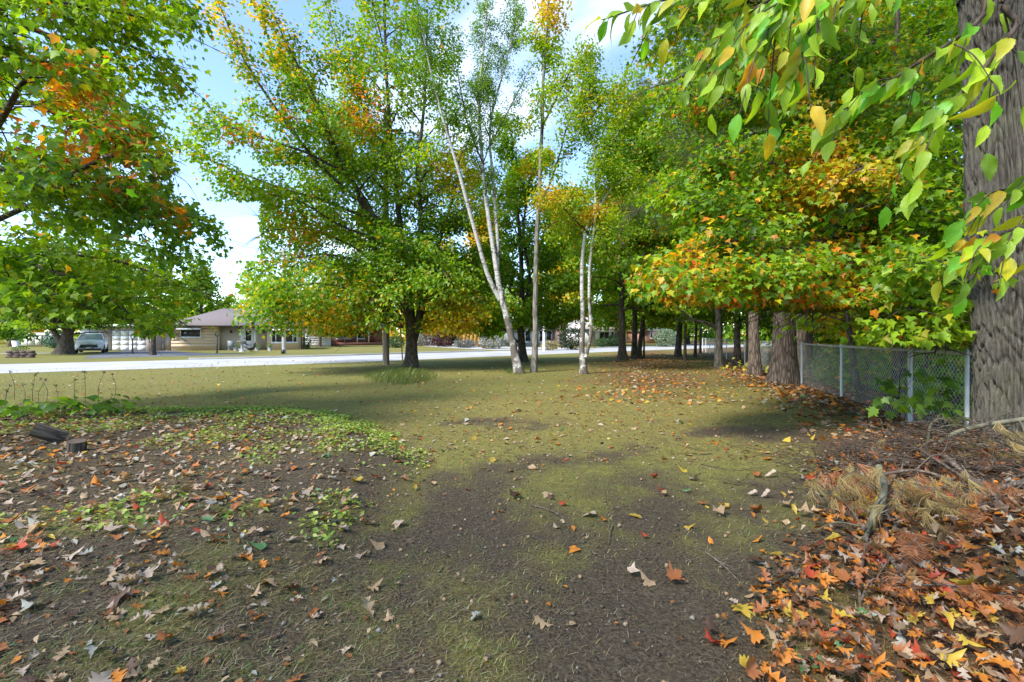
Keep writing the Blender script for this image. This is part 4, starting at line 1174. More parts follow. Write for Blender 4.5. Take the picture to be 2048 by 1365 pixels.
# trees across the road
FAR = [  # px, depth, height, spread, r, label, pal
    (128, 37.5, 13, 6.0, 0.50, 'big forked tree at the kerb beside the silver car', (0.10, 0.05, 0.5)),
    (305, 36.0, 8, 2.2, 0.16, 'leafy young tree at the driveway edge in front of the garage', (0.10, 0.10, 0.35)),
    (25, 66, 15, 6, 0.35, 'tree behind the white shed', (0.08, 0.0, 0.4)),
    (230, 70, 14, 6, 0.35, 'tall green tree behind the garage roof', (0.12, 0.02, 0.55)),
    (400, 72, 13, 6, 0.35, 'dull green tree behind the ridge of the tan house', (0.22, 0.05, 0.5)),
    (520, 76, 11, 5, 0.35, 'yellow-green tree rising over the right end of the tan house', (0.4, 0.05, 0.75)),
    (640, 62, 9, 3.0, 0.16, 'small dark-stemmed tree on the lawn right of the tan house', (0.45, 0.22, 0.6)),
    (720, 88, 16, 7, 0.4, 'broad tree behind the red brick house', (0.35, 0.05, 0.7)),
    (850, 92, 17, 7, 0.4, 'yellow tree behind the side street', (0.55, 0.08, 0.8)),
    (915, 62, 6, 2.2, 0.10, 'small open tree with several stems before the yellow boards', (0.3, 0.12, 0.7)),
    (955, 84, 17, 7, 0.4, 'tall golden tree above the yellow boards', (0.5, 0.12, 0.8)),
    (1085, 86, 15, 6, 0.4, 'bright green tree behind the pale grey house', (0.2, 0.05, 0.75)),
    (1150, 92, 17, 6.5, 0.4, 'yellow-green tree between the two pale houses', (0.35, 0.10, 0.75)),
    (1225, 96, 15, 7, 0.4, 'orange and yellow tree over the white bungalow', (0.5, 0.22, 0.75)),
    (1310, 100, 18, 8, 0.4, 'big green and orange tree behind the brick gable house', (0.25, 0.12, 0.6)),
    (1375, 80, 15, 6, 0.35, 'green tree past the end of the path', (0.12, 0.03, 0.5)),
    (1125, 64, 24, 7, 0.45, 'tallest yellow-green tree across the road, seen between slim trunk and twin birch', (0.35, 0.08, 0.8)),
    (965, 63, 20, 6, 0.4, 'tall golden-green tree across the road behind the leaning birch', (0.42, 0.12, 0.75)),
    (1235, 68, 25, 7, 0.45, 'tall green tree across the road above the white bungalow', (0.25, 0.08, 0.65)),
    (1325, 72, 26, 8, 0.45, 'tallest green tree across the road past the thin young maple', (0.2, 0.08, 0.6)),
    (880, 70, 17, 6, 0.4, 'leafy yellow tree across the road right of the broad maple', (0.5, 0.12, 0.75)),
]
for k, (px, d, ht, spread, r0, lab, pl) in enumerate(FAR):
    b = W(px, HY, d); b[2] = 0
    st = [(up(b, ht * 0.8, (0.3, 0)), r0, 0.06, 'trunk', 1.0)]
    if k == 0:
        st = [([b, W(133, 690, d), W(136, 668, d), W(150, 640, d), W(160, 600, d), W(165, 520, d)], 0.46, 0.1, 'trunk', 1.0),
              ([W(125, 698, d), W(118, 680, d), W(104, 655, d), W(90, 620, d), W(70, 540, d)], 0.24, 0.08, 'trunk', 1.0)]
    if k == 9:
        st = [([b, b + (-0.2, 0, 1.5), b + (-0.9, 0, 3.4)], 0.09, .03, 'trunk', 1.0), ([b + (0.3, 0, 0), b + (0.35, 0, 1.6), b + (0.3, 0, 4.6)], 0.09, .03, 'trunk', 1.0), ([b + (0.3, 0, 1.4), b + (1.2, 0, 2.9)], 0.05, .02, 'trunk', 1.0)]
    tree('roadside_tree' if d < 62.5 else 'distant_tree', lab, b, st, 400 + k, auto=(0.42, spread * 0.7, 88, 30, 0.14 if d > 65 else 0.28), l2=(0.62, spread * 0.26), l3=(0.5, 0.7), per=27 if d > 65 else 46, leafjit=0.5, twigs=False, l2wood=d < 62.5,
         size=0.5 if d > 50 else 0.24, tmpl='kite' if d > 65 else 'maple_far', pal=pl, flat=0.55, limb_parts=False, group='trees across the road', crown_floor=2.1 if d < 65 else 1.0, pal_scale=0.35)
# ---------------------------------------------------------------- buildings across the road
M_tan = paint('tan_stone_veneer', (0.60, 0.46, 0.32), 0.85, 0.22, 5, 0, 0.4, 12)
M_greige = paint('grey_beige_boards', (0.44, 0.385, 0.315), 0.75, 0.08, 2)
M_siding = paint('taupe_siding', (0.40, 0.34, 0.31), 0.7, 0.07, 2)
M_roof = paint('brown_shingle_roof', (0.165, 0.135, 0.132), 0.9, 0.25, 9, 0, 0.6, 30)
M_roofdark = paint('dark_shingle_roof', (0.07, 0.065, 0.07), 0.9, 0.25, 9, 0, 0.6, 30)
M_brick = paint('red_brown_brick', (0.24, 0.11, 0.075), 0.9, 0.25, 10, 0, 0.4, 25)
M_pinkbrick = paint('pinkish_brick', (0.33, 0.19, 0.15), 0.9, 0.2, 10, 0, 0.4, 25)
M_wside = paint('white_siding', (0.72, 0.72, 0.72), 0.6, 0.05)
M_bluegrey = paint('blue_grey_siding', (0.42, 0.45, 0.47), 0.7, 0.08)
M_yellow = woodmat('yellow_planks', (0.50, 0.27, 0.055), (0.68, 0.42, 0.10))
M_trimdark = paint('dark_gutter', (0.05, 0.04, 0.04), 0.6)
M_gapdark = paint('joint_grey', (0.30, 0.30, 0.30), 0.8)


def hb(root, name, mat, x0, x1, y0, y1, z0, z1, label=None):
    return MB().box(x0, x1, y0, y1, z0, z1).part(name, mat, root, False, label)


def window(root, x0, x1, z0, z1, y=-0.04, mull=(), t=0.07, mat=None):
    m = MB()
    m.box(x0, x1, y, y + 0.09, z0, z0 + t); m.box(x0, x1, y, y + 0.09, z1 - t, z1)
    m.box(x0, x0 + t, y, y + 0.09, z0 + t, z1 - t); m.box(x1 - t, x1, y, y + 0.09, z0 + t, z1 - t)
    for u in mull: m.box(x0 + (x1 - x0) * u - t / 2, x0 + (x1 - x0) * u + t / 2, y + .005, y + 0.085, z0 + t, z1 - t)
    w = m.part('window', mat or M_white, root)
    MB().box(x0 + t, x1 - t, y + 0.035, y + 0.05, z0 + t, z1 - t).part('pane', M_glass, w)
    MB().box(x0 - .06, x1 + .06, y - 0.06, y + 0.02, z0 - 0.09, z0 - 0.003).part('sill', M_white, w)
    return w


def hip_roof(root, x0, x1, y0, y1, z, h, inset, mat, name='roof', lip=0.14):
    ym = (y0 + y1) / 2
    V = [(x0, y0, z), (x1, y0, z), (x1, y1, z), (x0, y1, z), (x0 + inset, ym, z + h), (x1 - inset, ym, z + h),
         (x0, y0, z - lip), (x1, y0, z - lip), (x1, y1, z - lip), (x0, y1, z - lip)]
    m = MB().add(V, tris=[(1, 2, 5), (3, 0, 4)], quads=[(0, 1, 5, 4), (2, 3, 4, 5), (6, 7, 1, 0), (7, 8, 2, 1), (8, 9, 3, 2), (9, 6, 0, 3), (6, 9, 8, 7)])
    return m.part(name, mat, root)


def gable(root, x0, x1, y0, y1, z, h, mat, wmat, name='roof', over=0.35, t=0.14, wall=True):
    """Ridge runs back (along y), gable end to the front."""
    xm = (x0 + x1) / 2
    m = MB()
    for s, xa in ((-1, x0 - over), (1, x1 + over)):
        za = z - over * h / ((x1 - x0) / 2)
        V = [(xa, y0 - over, za), (xm, y0 - over, z + h), (xm, y1 + over, z + h), (xa, y1 + over, za)]
        V += [(a, b, c + t) for a, b, c in V]
        m.add(V, quads=[(0, 1, 2, 3), (4, 7, 6, 5), (0, 4, 5, 1), (3, 2, 6, 7), (0, 3, 7, 4)])
    ro = m.part(name, mat, root)
    if wall:
        MB().add([(x0, y0, z), (x1, y0, z), (xm, y0, z + h), (x0, y0 + .15, z), (x1, y0 + .15, z), (xm, y0 + .15, z + h)], tris=[(0, 1, 2), (4, 3, 5)]).part('gable_end', wmat, root)
    return ro


def at_house(name, label, pxA, dA, pxB, dB, cat='house'):
    A = W(pxA, HY, dA); B = W(pxB, HY, dB); A[2] = B[2] = 0
    L = float(np.linalg.norm(B - A))
    return thing(name, label, cat, A, math.atan2(B[1] - A[1], B[0] - A[0])), L


# tan bungalow
H1, L1_ = at_house('bungalow', 'tan stone bungalow with purple-brown roof and white door across the road', 342, 46.5, 602, 50.5)
hb(H1, 'wall', M_tan, 0, 4.0, 0, 7.5, 0, 2.45)
hb(H1, 'wall', M_greige, 4.003, 8.35, 0.55, 7.4, 0, 2.44, 'grey-beige recessed porch wall')
hb(H1, 'wall', M_tan, 8.353, L1_, 0.0, 7.5, 0, 2.45)
hip_roof(H1, -0.5, L1_ + 0.55, -0.7, 8.2, 2.52, 1.85, 4.2, M_roof)
hb(H1, 'gutter', M_trimdark, -0.5, L1_ + 0.5, -0.8, -0.71, 2.36, 2.50)
MB().tube([(L1_ + 0.35, -0.75, 2.4), (L1_ + .1, -0.2, 2.15), (L1_ + .06, -.06, 2.0), (L1_ + .06, -.06, 0.1)], 0.05, 6).part('downpipe', M_trimdark, H1)
hb(H1, 'step', M_kerb, 5.7, 7.3, -0.35, 0.54, 0, 0.15)
d_ = hb(H1, 'door', M_white, 6.1, 7.05, 0.44, 0.535, 0.15, 2.3)
MB().box(6.33, 6.83, 0.41, 0.437, 0.95, 1.95).part('pane', M_glass, d_)
MB().box(6.18, 6.24, 0.37, 0.438, 1.1, 1.25).part('handle', M_black, d_)
hb(H1, 'door_frame', M_white, 5.85, 6.08, 0.42, 0.54, 0.15, 2.3); hb(H1, 'door_frame', M_white, 7.07, 7.3, 0.42, 0.54, 0.15, 2.3)
window(H1, 0.75, 2.5, 1.3, 2.1)
window(H1, 8.75, L1_ - 0.35, 0.75, 2.05, -0.05, (0.17, 0.83))
for x0, x1, z in ((0.6, 2.6, 2.12), (8.65, L1_ - 0.2, 2.08)):
    MB().add([(x0, -0.02, z + .22), (x1, -0.02, z + .22), (x1, -0.75, z + .02), (x0, -0.75, z + .02), (x0, -0.75, z - .08), (x1, -0.75, z - .08), (x0, -0.02, z + .12), (x1, -0.02, z + .12)],
             quads=[(0, 3, 2, 1), (3, 4, 5, 2), (4, 6, 7, 5)], tris=[(0, 6, 4), (0, 4, 3), (1, 5, 7), (1, 2, 5)]).part('awning', M_white, H1)
for x in (5.0, 8.0):
    MB().box(x - .07, x + .07, .38, .54, 1.75, 2.0).part('wall_lamp', M_black, H1)
# stone courses on the tan wall, thin recessed joints read at this distance
for z in np.arange(0.35, 2.4, 0.31):
    hb(H1, 'stone_course', M_tan, 0.02, 3.98, -0.028, -0.002, z, z + 0.27) if not (1.1 < z + .15 < 2.2) else [hb(H1, 'stone_course', M_tan, a, b, -0.028, -0.002, z, z + 0.27) for a, b in ((0.02, 0.66), (2.58, 3.98))]

# garage
H2, L2_ = at_house('garage', 'taupe flat-roofed garage with white panelled door beside the driveway', 162, 46.0, 318, 46.5, 'garage')
hb(H2, 'wall', M_siding, 0, 2.72, 0, 7, 0, 2.35); hb(H2, 'wall', M_siding, 5.92, L2_, 0, 7, 0, 2.35)
hb(H2, 'wall', M_siding, 2.723, 5.917, 0.06, 7, 1.98, 2.35)
hb(H2, 'roof', M_roofdark, -0.3, L2_ + 0.3, -0.5, 7.3, 2.36, 2.52)
hb(H2, 'fascia', M_white, -0.3, L2_ + 0.3, -0.56, -0.503, 2.33, 2.53)
gd = hb(H2, 'garage_door', M_gapdark, 2.75, 5.89, 0.09, 0.14, 0.02, 1.97)
for i in range(4):
    for j in range(4):
        MB().box(2.78 + j * .78, 2.78 + j * .78 + .74, 0.055, 0.088, 0.05 + i * .48, 0.05 + i * .48 + .45).part('panel', M_white, gd)
for z in np.arange(0.1, 2.3, 0.2):
    hb(H2, 'siding_board', M_siding, 0.01, 2.70, -0.018, -0.002, z, z + 0.185)
wd = hb(H2, 'door', paint('pale_grey_paint', (0.55, 0.56, 0.57), 0.5), 0.15, 1.5, -0.05, -0.02, 0.1, 2.2)
MB().box(0.80, 0.85, -0.07, -0.052, 0.1, 2.2).part('mullion', M_trimdark, wd)
# low link wall with an arch-topped gate
H2b, Lb = at_house('low_wall', 'low taupe wall with small white arched gate between garage and bungalow', 321, 47.0, 339, 46.8, 'wall')
hb(H2b, 'wall', M_siding, 0, Lb, 0, .15, 0, 1.75)
MB().tube(catmull([(0.0, -.08, 0.0), (0, -.08, 1.2), (.18, -.08, 1.5), (.36, -.08, 1.2), (.36, -.08, 0.0)], 16), 0.035, 5).part('gate', M_white, H2b)

# white shed
SH, Ls = at_house('garden_shed', 'white metal shed with a shallow arched roof on the far lawn', 42, 72, 98, 72, 'shed')
hb(SH, 'wall', M_wside, 0, Ls, 0, 3, 0, 1.55)
arc = [(Ls * i / 10, 1.56 + 0.34 * math.sin(math.pi * i / 10)) for i in range(11)]
m = MB(); V = [(x, y, z) for y in (-0.12, 3.1) for x, z in arc] + [(x, y, 1.53) for y in (-0.12, 3.1) for x, z in arc]
m.add(V, quads=[(i, i + 1, i + 12, i + 11) for i in range(10)] + [(22 + i, 23 + i, i + 1, i) for i in range(10)] + [(33 + i, 11 + i, 12 + i, 34 + i) for i in range(10)])
m.part('roof', M_wside, SH)
for x in (1.05, 2.13):
    hb(SH, 'door', M_white, x, x + 1.02, -0.06, -0.01, 0.08, 1.42)
for x in (1.0, 2.09, 3.17):
    hb(SH, 'door_edge', M_trimdark, x - .03, x + .03, -0.075, -0.005, 0.06, 1.46)

# white house behind, red brick house with porch
H3, L3_ = at_house('white_house', 'plain white gabled house end right of the tan bungalow', 603, 62, 662, 64)
hb(H3, 'wall', M_wside, 0, L3_, 0, 8, 0, 2.7)
gable(H3, 0, L3_, 0, 8, 2.7, 1.5, M_roof, M_wside)
window(H3, 2.4, 3.3, 1.2, 2.1)
for z in np.arange(0.15, 2.6, 0.3): hb(H3, 'siding_board', M_wside, 0.02, L3_ - .02, -0.02, -0.002, z, z + 0.28)
H4, L4_ = at_house('brick_house', 'red-brown brick house with white porch posts beyond the leafy lawn', 662, 70, 770, 74)
hb(H4, 'wall', M_brick, 0, L4_, 1.6, 8, 0, 2.6)
hip_roof(H4, -0.5, L4_ + .5, -0.6, 8.6, 2.75, 2.0, 3.5, M_roofdark)
hb(H4, 'porch_floor', M_brick, 0, L4_, 0, 1.597, 0, 0.45)
for x in (0.1, 1.9, 3.7, 5.4, L4_ - .2): hb(H4, 'post', M_white if x > 3 else M_greypole, x, x + 0.11, 0.05, 0.16, 0.453, 2.6)
hb(H4, 'railing', M_greypole, 0.2, 3.6, 0.06, 0.12, 1.15, 1.23)
d_ = hb(H4, 'door', paint('red_door', (0.22, 0.05, 0.035), 0.6), 5.8, 6.8, 1.52, 1.597, 0.46, 2.4)
MB().box(6.6, 6.68, 1.46, 1.518, 1.3, 1.45).part('handle', M_galv, d_)
window(H4, 1.0, 3.2, 1.0, 2.1, 1.54, (0.5,)); window(H4, 4.0, 5.2, 1.0, 2.1, 1.54)
# yellow plank structure
YB, Ly = at_house('plank_shed', 'yellow vertical plank shed glowing behind the small open tree', 918, 68, 984, 69, 'shed')
hb(YB, 'wall', M_trimdark, 0.05, Ly - .05, 0.06, 2.6, 0, 2.45)
npl = 9
for i in range(npl):
    w_ = Ly / npl
    hb(YB, 'plank', M_yellow, i * w_ + .015, (i + 1) * w_ - .015, 0, 0.055 - 0.004 * (i % 2), 0.02, 2.5 + 0.02 * (i % 3))
hb(YB, 'roof', M_roofdark, -.2, Ly + .2, -.3, 2.9, 2.56, 2.72)
# grey house with many windows
H5, L5_ = at_house('grey_house', 'blue-grey house with a row of tall windows behind the white pole', 1046, 66, 1112, 68)
hb(H5, 'wall', M_bluegrey, 0, L5_, 0, 7, 0, 2.6)
hip_roof(H5, -.5, L5_ + .5, -.7, 7.7, 2.66, 1.7, 2.0, M_roof)
for i in range(4): window(H5, 0.3 + i * 1.08, 1.2 + i * 1.08, 0.6, 2.2)
H5b, L5b = at_house('grey_garage', 'low grey brick garage joined to the windowed grey house', 1112, 67, 1128, 67.2, 'garage')
hb(H5b, 'wall', M_pinkbrick, 0.02, L5b, 0, 6, 0, 2.3); hb(H5b, 'roof', M_roof, 0.02, L5b + .3, -.4, 6.3, 2.31, 2.45)
hb(H5b, 'door', M_siding, .2, L5b - .2, -.04, -.005, .02, 1.9)
# white bungalow
H6, L6_ = at_house('white_bungalow', 'white bungalow with pale roof seen right of the twin birch', 1172, 74, 1252, 78)
hb(H6, 'wall', M_wside, 0, L6_, 0, 7, 0, 2.5)
hip_roof(H6, -.5, L6_ + .5, -.8, 7.8, 2.56, 1.9, 2.4, paint('pale_roof', (0.42, 0.38, 0.38), .9, .1))
window(H6, 2.6, 4.6, 0.9, 2.1, -0.04, (0.5,)); window(H6, 5.0, 5.6, 1.0, 2.1)
d_ = hb(H6, 'door', M_bluegrey, 5.9, 6.6, -0.06, -0.005, 0.1, 2.1)
MB().box(6.42, 6.5, -0.1, -.062, 1.0, 1.12).part('handle', M_black, d_)
hb(H6, 'garage_door', M_white, 0.3, 1.7, -0.05, -.005, 0.03, 2.0)
# brick gable house
H7, L7_ = at_house('gable_house', 'small brick house with grey gable at the end of the road', 1287, 88, 1330, 90)
hb(H7, 'wall', M_pinkbrick, 0, L7_, 0, 7, 0, 2.4)
gable(H7, 0, L7_, 0, 7, 2.4, 1.5, M_roof, M_wside)
window(H7, 1.5, 2.2, 1.0, 2.1); hb(H7, 'door', paint('red_door', (0.2, 0.05, 0.04)), 3.0, 3.7, -.06, -.005, .1, 2.05)

# ---------------------------------------------------------------- car
def build_car(loc, rz):
    c = thing('parked_car', 'silver-white crossover car facing the road beside the big forked tree', 'car', loc, rz)
    M_car = paint('pearl_white_car_paint', (0.74, 0.72, 0.68), 0.3, 0.03, 2, 0.0, 0, 1, 0.6)
    # local: car faces -y, x across. stations from nose to tail: y, half width, z low, z mid, z top(hood/belt)
    stn = [(-2.28, .62, .36, .50, .66), (-2.2, .80, .30, .55, .80), (-2.0, .90, .24, .60, .93), (-1.5, .925, .22, .64, 1.02), (-0.95, .93, .22, .66, 1.08),
           (0.0, .935, .22, .66, 1.08), (1.0, .935, .22, .66, 1.10), (1.8, .91, .24, .66, 1.12), (2.15, .84, .3, .66, 1.1), (2.26, .7, .42, .62, 1.0)]
    m = MB(); V = []
    for y, w, zl, zm, zt in stn:
        V += [(-w * .86, y, zl), (-w * .97, y, zl + .12), (-w, y, zm), (-w * .95, y, zt - .08), (-w * .80, y, zt), (0, y, zt + .045), (w * .80, y, zt), (w * .95, y, zt - .08), (w, y, zm), (w * .97, y, zl + .12), (w * .86, y, zl)]
    n = 11; Q = [(i * n + j, i * n + j + 1, (i + 1) * n + j + 1, (i + 1) * n + j) for i in range(len(stn) - 1) for j in range(n - 1)]
    Q += [((i + 1) * n, i * n, i * n + 10, (i + 1) * n + 10)[::-1] for i in range(len(stn) - 1)]
    T = [(0, j, j + 1) for j in range(1, 10)] + [(9 * n, 9 * n + j + 1, 9 * n + j) for j in range(1, 10)]
    m.add(V, tris=T, quads=Q); m.part('body', M_car, c, True)
    cab = [(-0.95, .80, 1.10), (-0.15, .66, 1.60), (0.3, .65, 1.655), (1.2, .64, 1.63), (1.75, .62, 1.55), (2.1, .76, 1.12)]
    V = []
    for y, w, z in cab:
        wb = .86
        V += [(-wb, y, 1.06), (-w, y, z - .03), (-w * .85, y, z), (w * .85, y, z), (w, y, z - .03), (wb, y, 1.06)]
    Q = [(i * 6 + j, i * 6 + j + 1, i * 6 + j + 7, i * 6 + j + 6) for i in range(1, 4) for j in (1, 2, 3)]
    MB().add(V, quads=Q).part('roof', M_car, c, True)
    Qg = [(i * 6 + j, i * 6 + j + 1, i * 6 + j + 7, i * 6 + j + 6) for i in range(5) for j in (0, 4)]
    MB().add(V, quads=Qg).part('side_glass', M_glass, c)
    MB().add(V[:12], quads=[(1, 2, 8, 7), (2, 3, 9, 8), (3, 4, 10, 9)]).part('windscreen', paint('windscreen', (0.18, 0.22, 0.24), 0.05, .3, 3, 0, 0, 1, 0.9), c)
    MB().add(V[24:], quads=[(1, 2, 8, 7), (2, 3, 9, 8), (3, 4, 10, 9)]).part('rear_glass', M_glass, c)
    for s in (-1, 1):
        MB().tube([(s * .86, -1.0, 1.08), (s * .67, -.15, 1.60)], .035, 5).part('pillar', M_car, c)
        mm = MB().box(min(s * .93, s * 1.12), max(s * .93, s * 1.12), -0.82, -0.66, 1.08, 1.22); mm.part('mirror', M_car, c)
        MB().add([(s * .45, -2.255, .80), (s * .88, -2.08, .86), (s * .90, -2.02, .74), (s * .50, -2.27, .70)], quads=[(0, 1, 2, 3)]).part('headlight', paint('lamp_glass', (0.75, 0.78, 0.8), 0.1), c)
        MB().box(min(s * .52, s * .78), max(s * .52, s * .78), -2.285, -2.2, .40, .47).part('fog_lamp', M_white, c)
        for y in (-1.42, 1.42):
            a = np.arange(24) / 24 * 6.283
            ty = MB(); ring = []
            for (rr, xo) in ((.2, .0), (.33, .0), (.36, .04), (.36, .18), (.33, .22), (.2, .22)):
                ring.append([(s * (.74 + xo), y + rr * math.cos(t_), .36 + rr * math.sin(t_)) for t_ in a])
            ty.add(np.array(ring).reshape(-1, 3), quads=[(i * 24 + j, i * 24 + (j + 1) % 24, (i + 1) * 24 + (j + 1) % 24, (i + 1) * 24 + j) for i in range(5) for j in range(24)])
            wh = ty.part('wheel', paint('tyre_rubber', (0.02, 0.02, 0.02), 0.8), c, True)
            rm = MB()
            for k in range(5):
                t_ = k * 1.2566
                rm.tube([(s * .94, y, .36), (s * .93, y + .2 * math.cos(t_), .36 + .2 * math.sin(t_))], .03, 4)
            rm.part('rim', M_galv, wh)
    MB().add([(-.55, -2.275, .70), (.55, -2.275, .70), (.42, -2.30, .52), (-.42, -2.30, .52)], quads=[(0, 1, 2, 3)]).part('grille', M_black, c)
    MB().box(-.6, .6, -2.29, -2.262, .735, .75).part('grille_bar', M_galv, c)
    MB().box(-.75, .75, -2.27, -2.1, .24, .37).part('bumper', M_black, c)
    MB().box(-.16, .16, -2.325, -2.303, .40, .50).part('licence_plate', M_white, c)
    MB().tube([(-.05, -2.29, .80), (.05, -2.29, .80)], .04, 8).part('badge', M_galv, c)
    return c


cp = W(184, HY, 41.2); cp[2] = 0.01
build_car(cp, R(36))

# ---------------------------------------------------------------- poles, lamps, wires
def pole(name, label, px, py, r0, h, mat, cat='pole'):
    b = G(px, py)
    t = thing(name, label, cat, b)
    z = np.linspace(-0.1, h, 14)
    MB().tube(np.stack([np.zeros(14) + 0.0, np.zeros(14), z], 1), np.linspace(r0, r0 * 0.72, 14), 14).part('shaft', mat, t, True)
    return t, b


u1, ub1 = pole('utility_pole', 'brown weathered utility pole on the lawn just left of the broad maple', 772, 730, 0.165, 12.6, M_pole)
MB().box(-0.9, 0.9, -0.17, -0.06, 11.6, 11.72).part('crossarm', M_pole, u1)
for x in (-.8, .8): MB().tube([(x, -.11, 11.72), (x, -.11, 11.9)], [.045, .03], 8).part('insulator', M_white, u1)
u2, ub2 = pole('utility_pole', 'pale grey utility pole in front of the tan bungalow', 568, 708, 0.17, 8.6, M_greypole)
MB().box(-0.7, 0.7, -0.2, -0.1, 7.9, 8.02).part('crossarm', M_greypole, u2)
for x in (-.6, .6): MB().tube([(x, -.15, 8.02), (x, -.15, 8.2)], [.045, .03], 8).part('insulator', M_white, u2)
MB().box(-.12, .12, -.22, -.15, 0.0, 0.35).part('ground_guard', M_black, u2)
u3, ub3 = pole('utility_pole', 'white painted pole by the blue-grey windowed house', 1088, 703, 0.13, 7.5, M_white)
gy = G(806, 735)
gt = thing('guy_wire', 'yellow-sleeved guy wire leaning beside the broad maple trunk', 'cable', gy)
topg = W(774, 300, ub1[1]) - gy
MB().tube([(0, 0, -.05), tuple(topg)], 0.008, 5).part('wire', M_galv, gt)
MB().tube([(topg * .01) + (0, 0, .12), topg * .175], 0.032, 7).part('sleeve', paint('yellow_plastic', (0.50, 0.38, 0.05), 0.5), gt)


def lamp_post(px, py, h, label):
    b = G(px, py); t = thing('lamp_post', label, 'lamp post', b)
    MB().tube([(0, 0, -.05), (0, 0, .15), (0, 0, h - .35)], [.1, .06, .05], 8).part('shaft', M_black, t, True)
    a = np.arange(13) / 12 * 6.283
    MB().tube(np.stack([.14 * np.cos(a), 0 * a, h - .17 + .16 * np.sin(a)], 1), .035, 6).part('lantern_ring', M_black, t, True)
    MB().tube([(0, 0, h - .02), (0, 0, h + .08)], [.06, .01], 6).part('finial', M_black, t)


lamp_post(265, 709, 1.55, 'black lamp post with ring head at the driveway in front of the garage')
lamp_post(434, 707, 1.75, 'slim black lamp post on the lawn before the tan bungalow')


def wire(a, b, sag, label):
    t = np.linspace(0, 1, 24)[:, None]
    P = a * (1 - t) + b * t; P[:, 2] -= sag * 4 * (t * (1 - t))[:, 0]
    o = MB().tube(P, 0.011, 4).part('power_line', M_black)
    tag(o, label, 'power line', 'power lines')


e2 = ub2 + (0, -.15, 8.1)
for k, (zo, xo) in enumerate(((0.0, -.6), (0, .6), (-0.75, 0))):
    q = W(-420, 250 + 14 * k, 21.0)
    wire(q, e2 + (xo, 0, zo), 0.25, ('topmost', 'middle', 'lowest')[k] + ' of the three power lines running to the pale grey pole')
for k, xo in enumerate((-.8, .8)):
    wire(W(-330 - 60 * k, -330 + 40 * k, 12.0), ub1 + (xo, -.11, 11.9), 0.3, ('upper', 'lower')[k] + ' power line crossing the sky down to the brown pole')

# ---------------------------------------------------------------- chain link fence
def build_fence():
    path = [np.array([9.4, 4.4]), np.array([6.35, 6.70])] + [np.array([4.34 + .3 * d, d]) for d in np.arange(8.2, 47, 3.05)]
    root = thing('chain_link_fence', 'grey chain-link fence running back along the edge of the wood', 'fence', (path[2][0], path[2][1], 0))
    o = np.array([path[2][0], path[2][1], 0])
    H = 1.2
    for i, p in enumerate(path):
        t = 0.02 if i else 0
        V = [(p[0], p[1], -.1), (p[0], p[1], H + .03)]
        rr = 0.034 if i == 2 else 0.026
        ps = MB().tube(np.array(V) - o, rr, 10).part('post', M_galv, root, True)
        MB().tube(np.array([(p[0], p[1], H + .03), (p[0], p[1], H + .07)]) - o, [rr + .008, .012], 10).part('cap', M_galv, ps, True)
    for a, b in zip(path[:-1], path[1:]):
        MB().tube(np.array([(a[0], a[1], H), (b[0], b[1], H)]) - o, 0.02, 8).part('top_rail', M_galv, root, True)
        L = np.linalg.norm(b - a); n_far = a[1] > 19
        w = 0.045
        nw = int(L / w); k = np.arange(nw)
        nz = int((H - .03) / w) + 1; j = np.arange(nz + 1)
        s = (k[:, None] + ((j[None] + k[:, None]) % 2)) * w / L
        P = np.stack([a[0] + (b[0] - a[0]) * s, a[1] + (b[1] - a[1]) * s, np.broadcast_to(0.03 + j * w, s.shape)], -1)
        nn = np.array([-(b - a)[1], (b - a)[0]]) / L
        bulge = 0.05 * np.sin(np.clip(s, 0, 1) * math.pi) * (1 - j[None] / nz) * np.sin(a[1] * 3)
        P[..., 0] += nn[0] * (bulge + .03 + .003 * (j[None] % 2)); P[..., 1] += nn[1] * (bulge + .03 + .003 * (j[None] % 2))
        if n_far:
            side = np.array([(b - a)[0], (b - a)[1], 0]) / L * 0.003
            V = np.concatenate([P - side, P + side], -1).reshape(nw, nz + 1, 2, 3)
            i0 = (k[:, None] * (nz + 1) + j[None, :-1]) * 2
            Q = np.stack([i0, i0 + 1, i0 + 3, i0 + 2], -1).reshape(-1, 4)
            me = mkmesh('wire_mesh', V.reshape(-1, 3) - o, None, Q)
        else:
            V, Q = tubes(P, np.full(P.shape[:2], 0.0021), 3)
            me = mkmesh('wire_mesh', V - o, None, Q)
        part('wire_mesh', me, M_galv, root)


build_fence()

# ---------------------------------------------------------------- small things on the far lawns
def blob_plant(name, label, px, py, w, h, col, n, size, cat='bush', group='shrubs across the road', tm='kite', wood=True):
    b = G(px, py); rr = np.random.default_rng(int(px * 7 + py))
    t = thing(name, label, cat, b, 0, group)
    u = rr.normal(size=(n, 3)); u = nrm(u) * rr.uniform(0.55, 1.0, (n, 1)) ** 0.6
    C = u * np.array([w / 2, w / 2, h / 2]) * (1 + .14 * Noise(int(px), 3.0)(u * 2))[:, None] + (0, 0, h / 2)
    C = C[C[:, 2] > 0.02]; n = len(C)
    cc = np.array(col) * rr.uniform(.55, 1.35, (n, 1))
    V, F, cc = scatter(tm, C, nrm(u[:n] + rr.normal(0, .6, (n, 3))), nrm(u[:n] + rr.normal(0, .7, (n, 3)) + (0, 0, .5)), rr.uniform(.7, 1.2, n) * size, cc)
    part('crown', mkmesh('crown', V, F, None, cc), M_leaf, t)
    mb = MB()
    for k in range(6):
        a = k * 1.05
        mb.tube([(0.04 * math.cos(a), .04 * math.sin(a), -.03), (w * .18 * math.cos(a), w * .18 * math.sin(a), h * .5), (w * .3 * math.cos(a), w * .3 * math.sin(a), h * .8)], [.03, .02, .008], 4)
    mb.part('stem', M_twig, t)


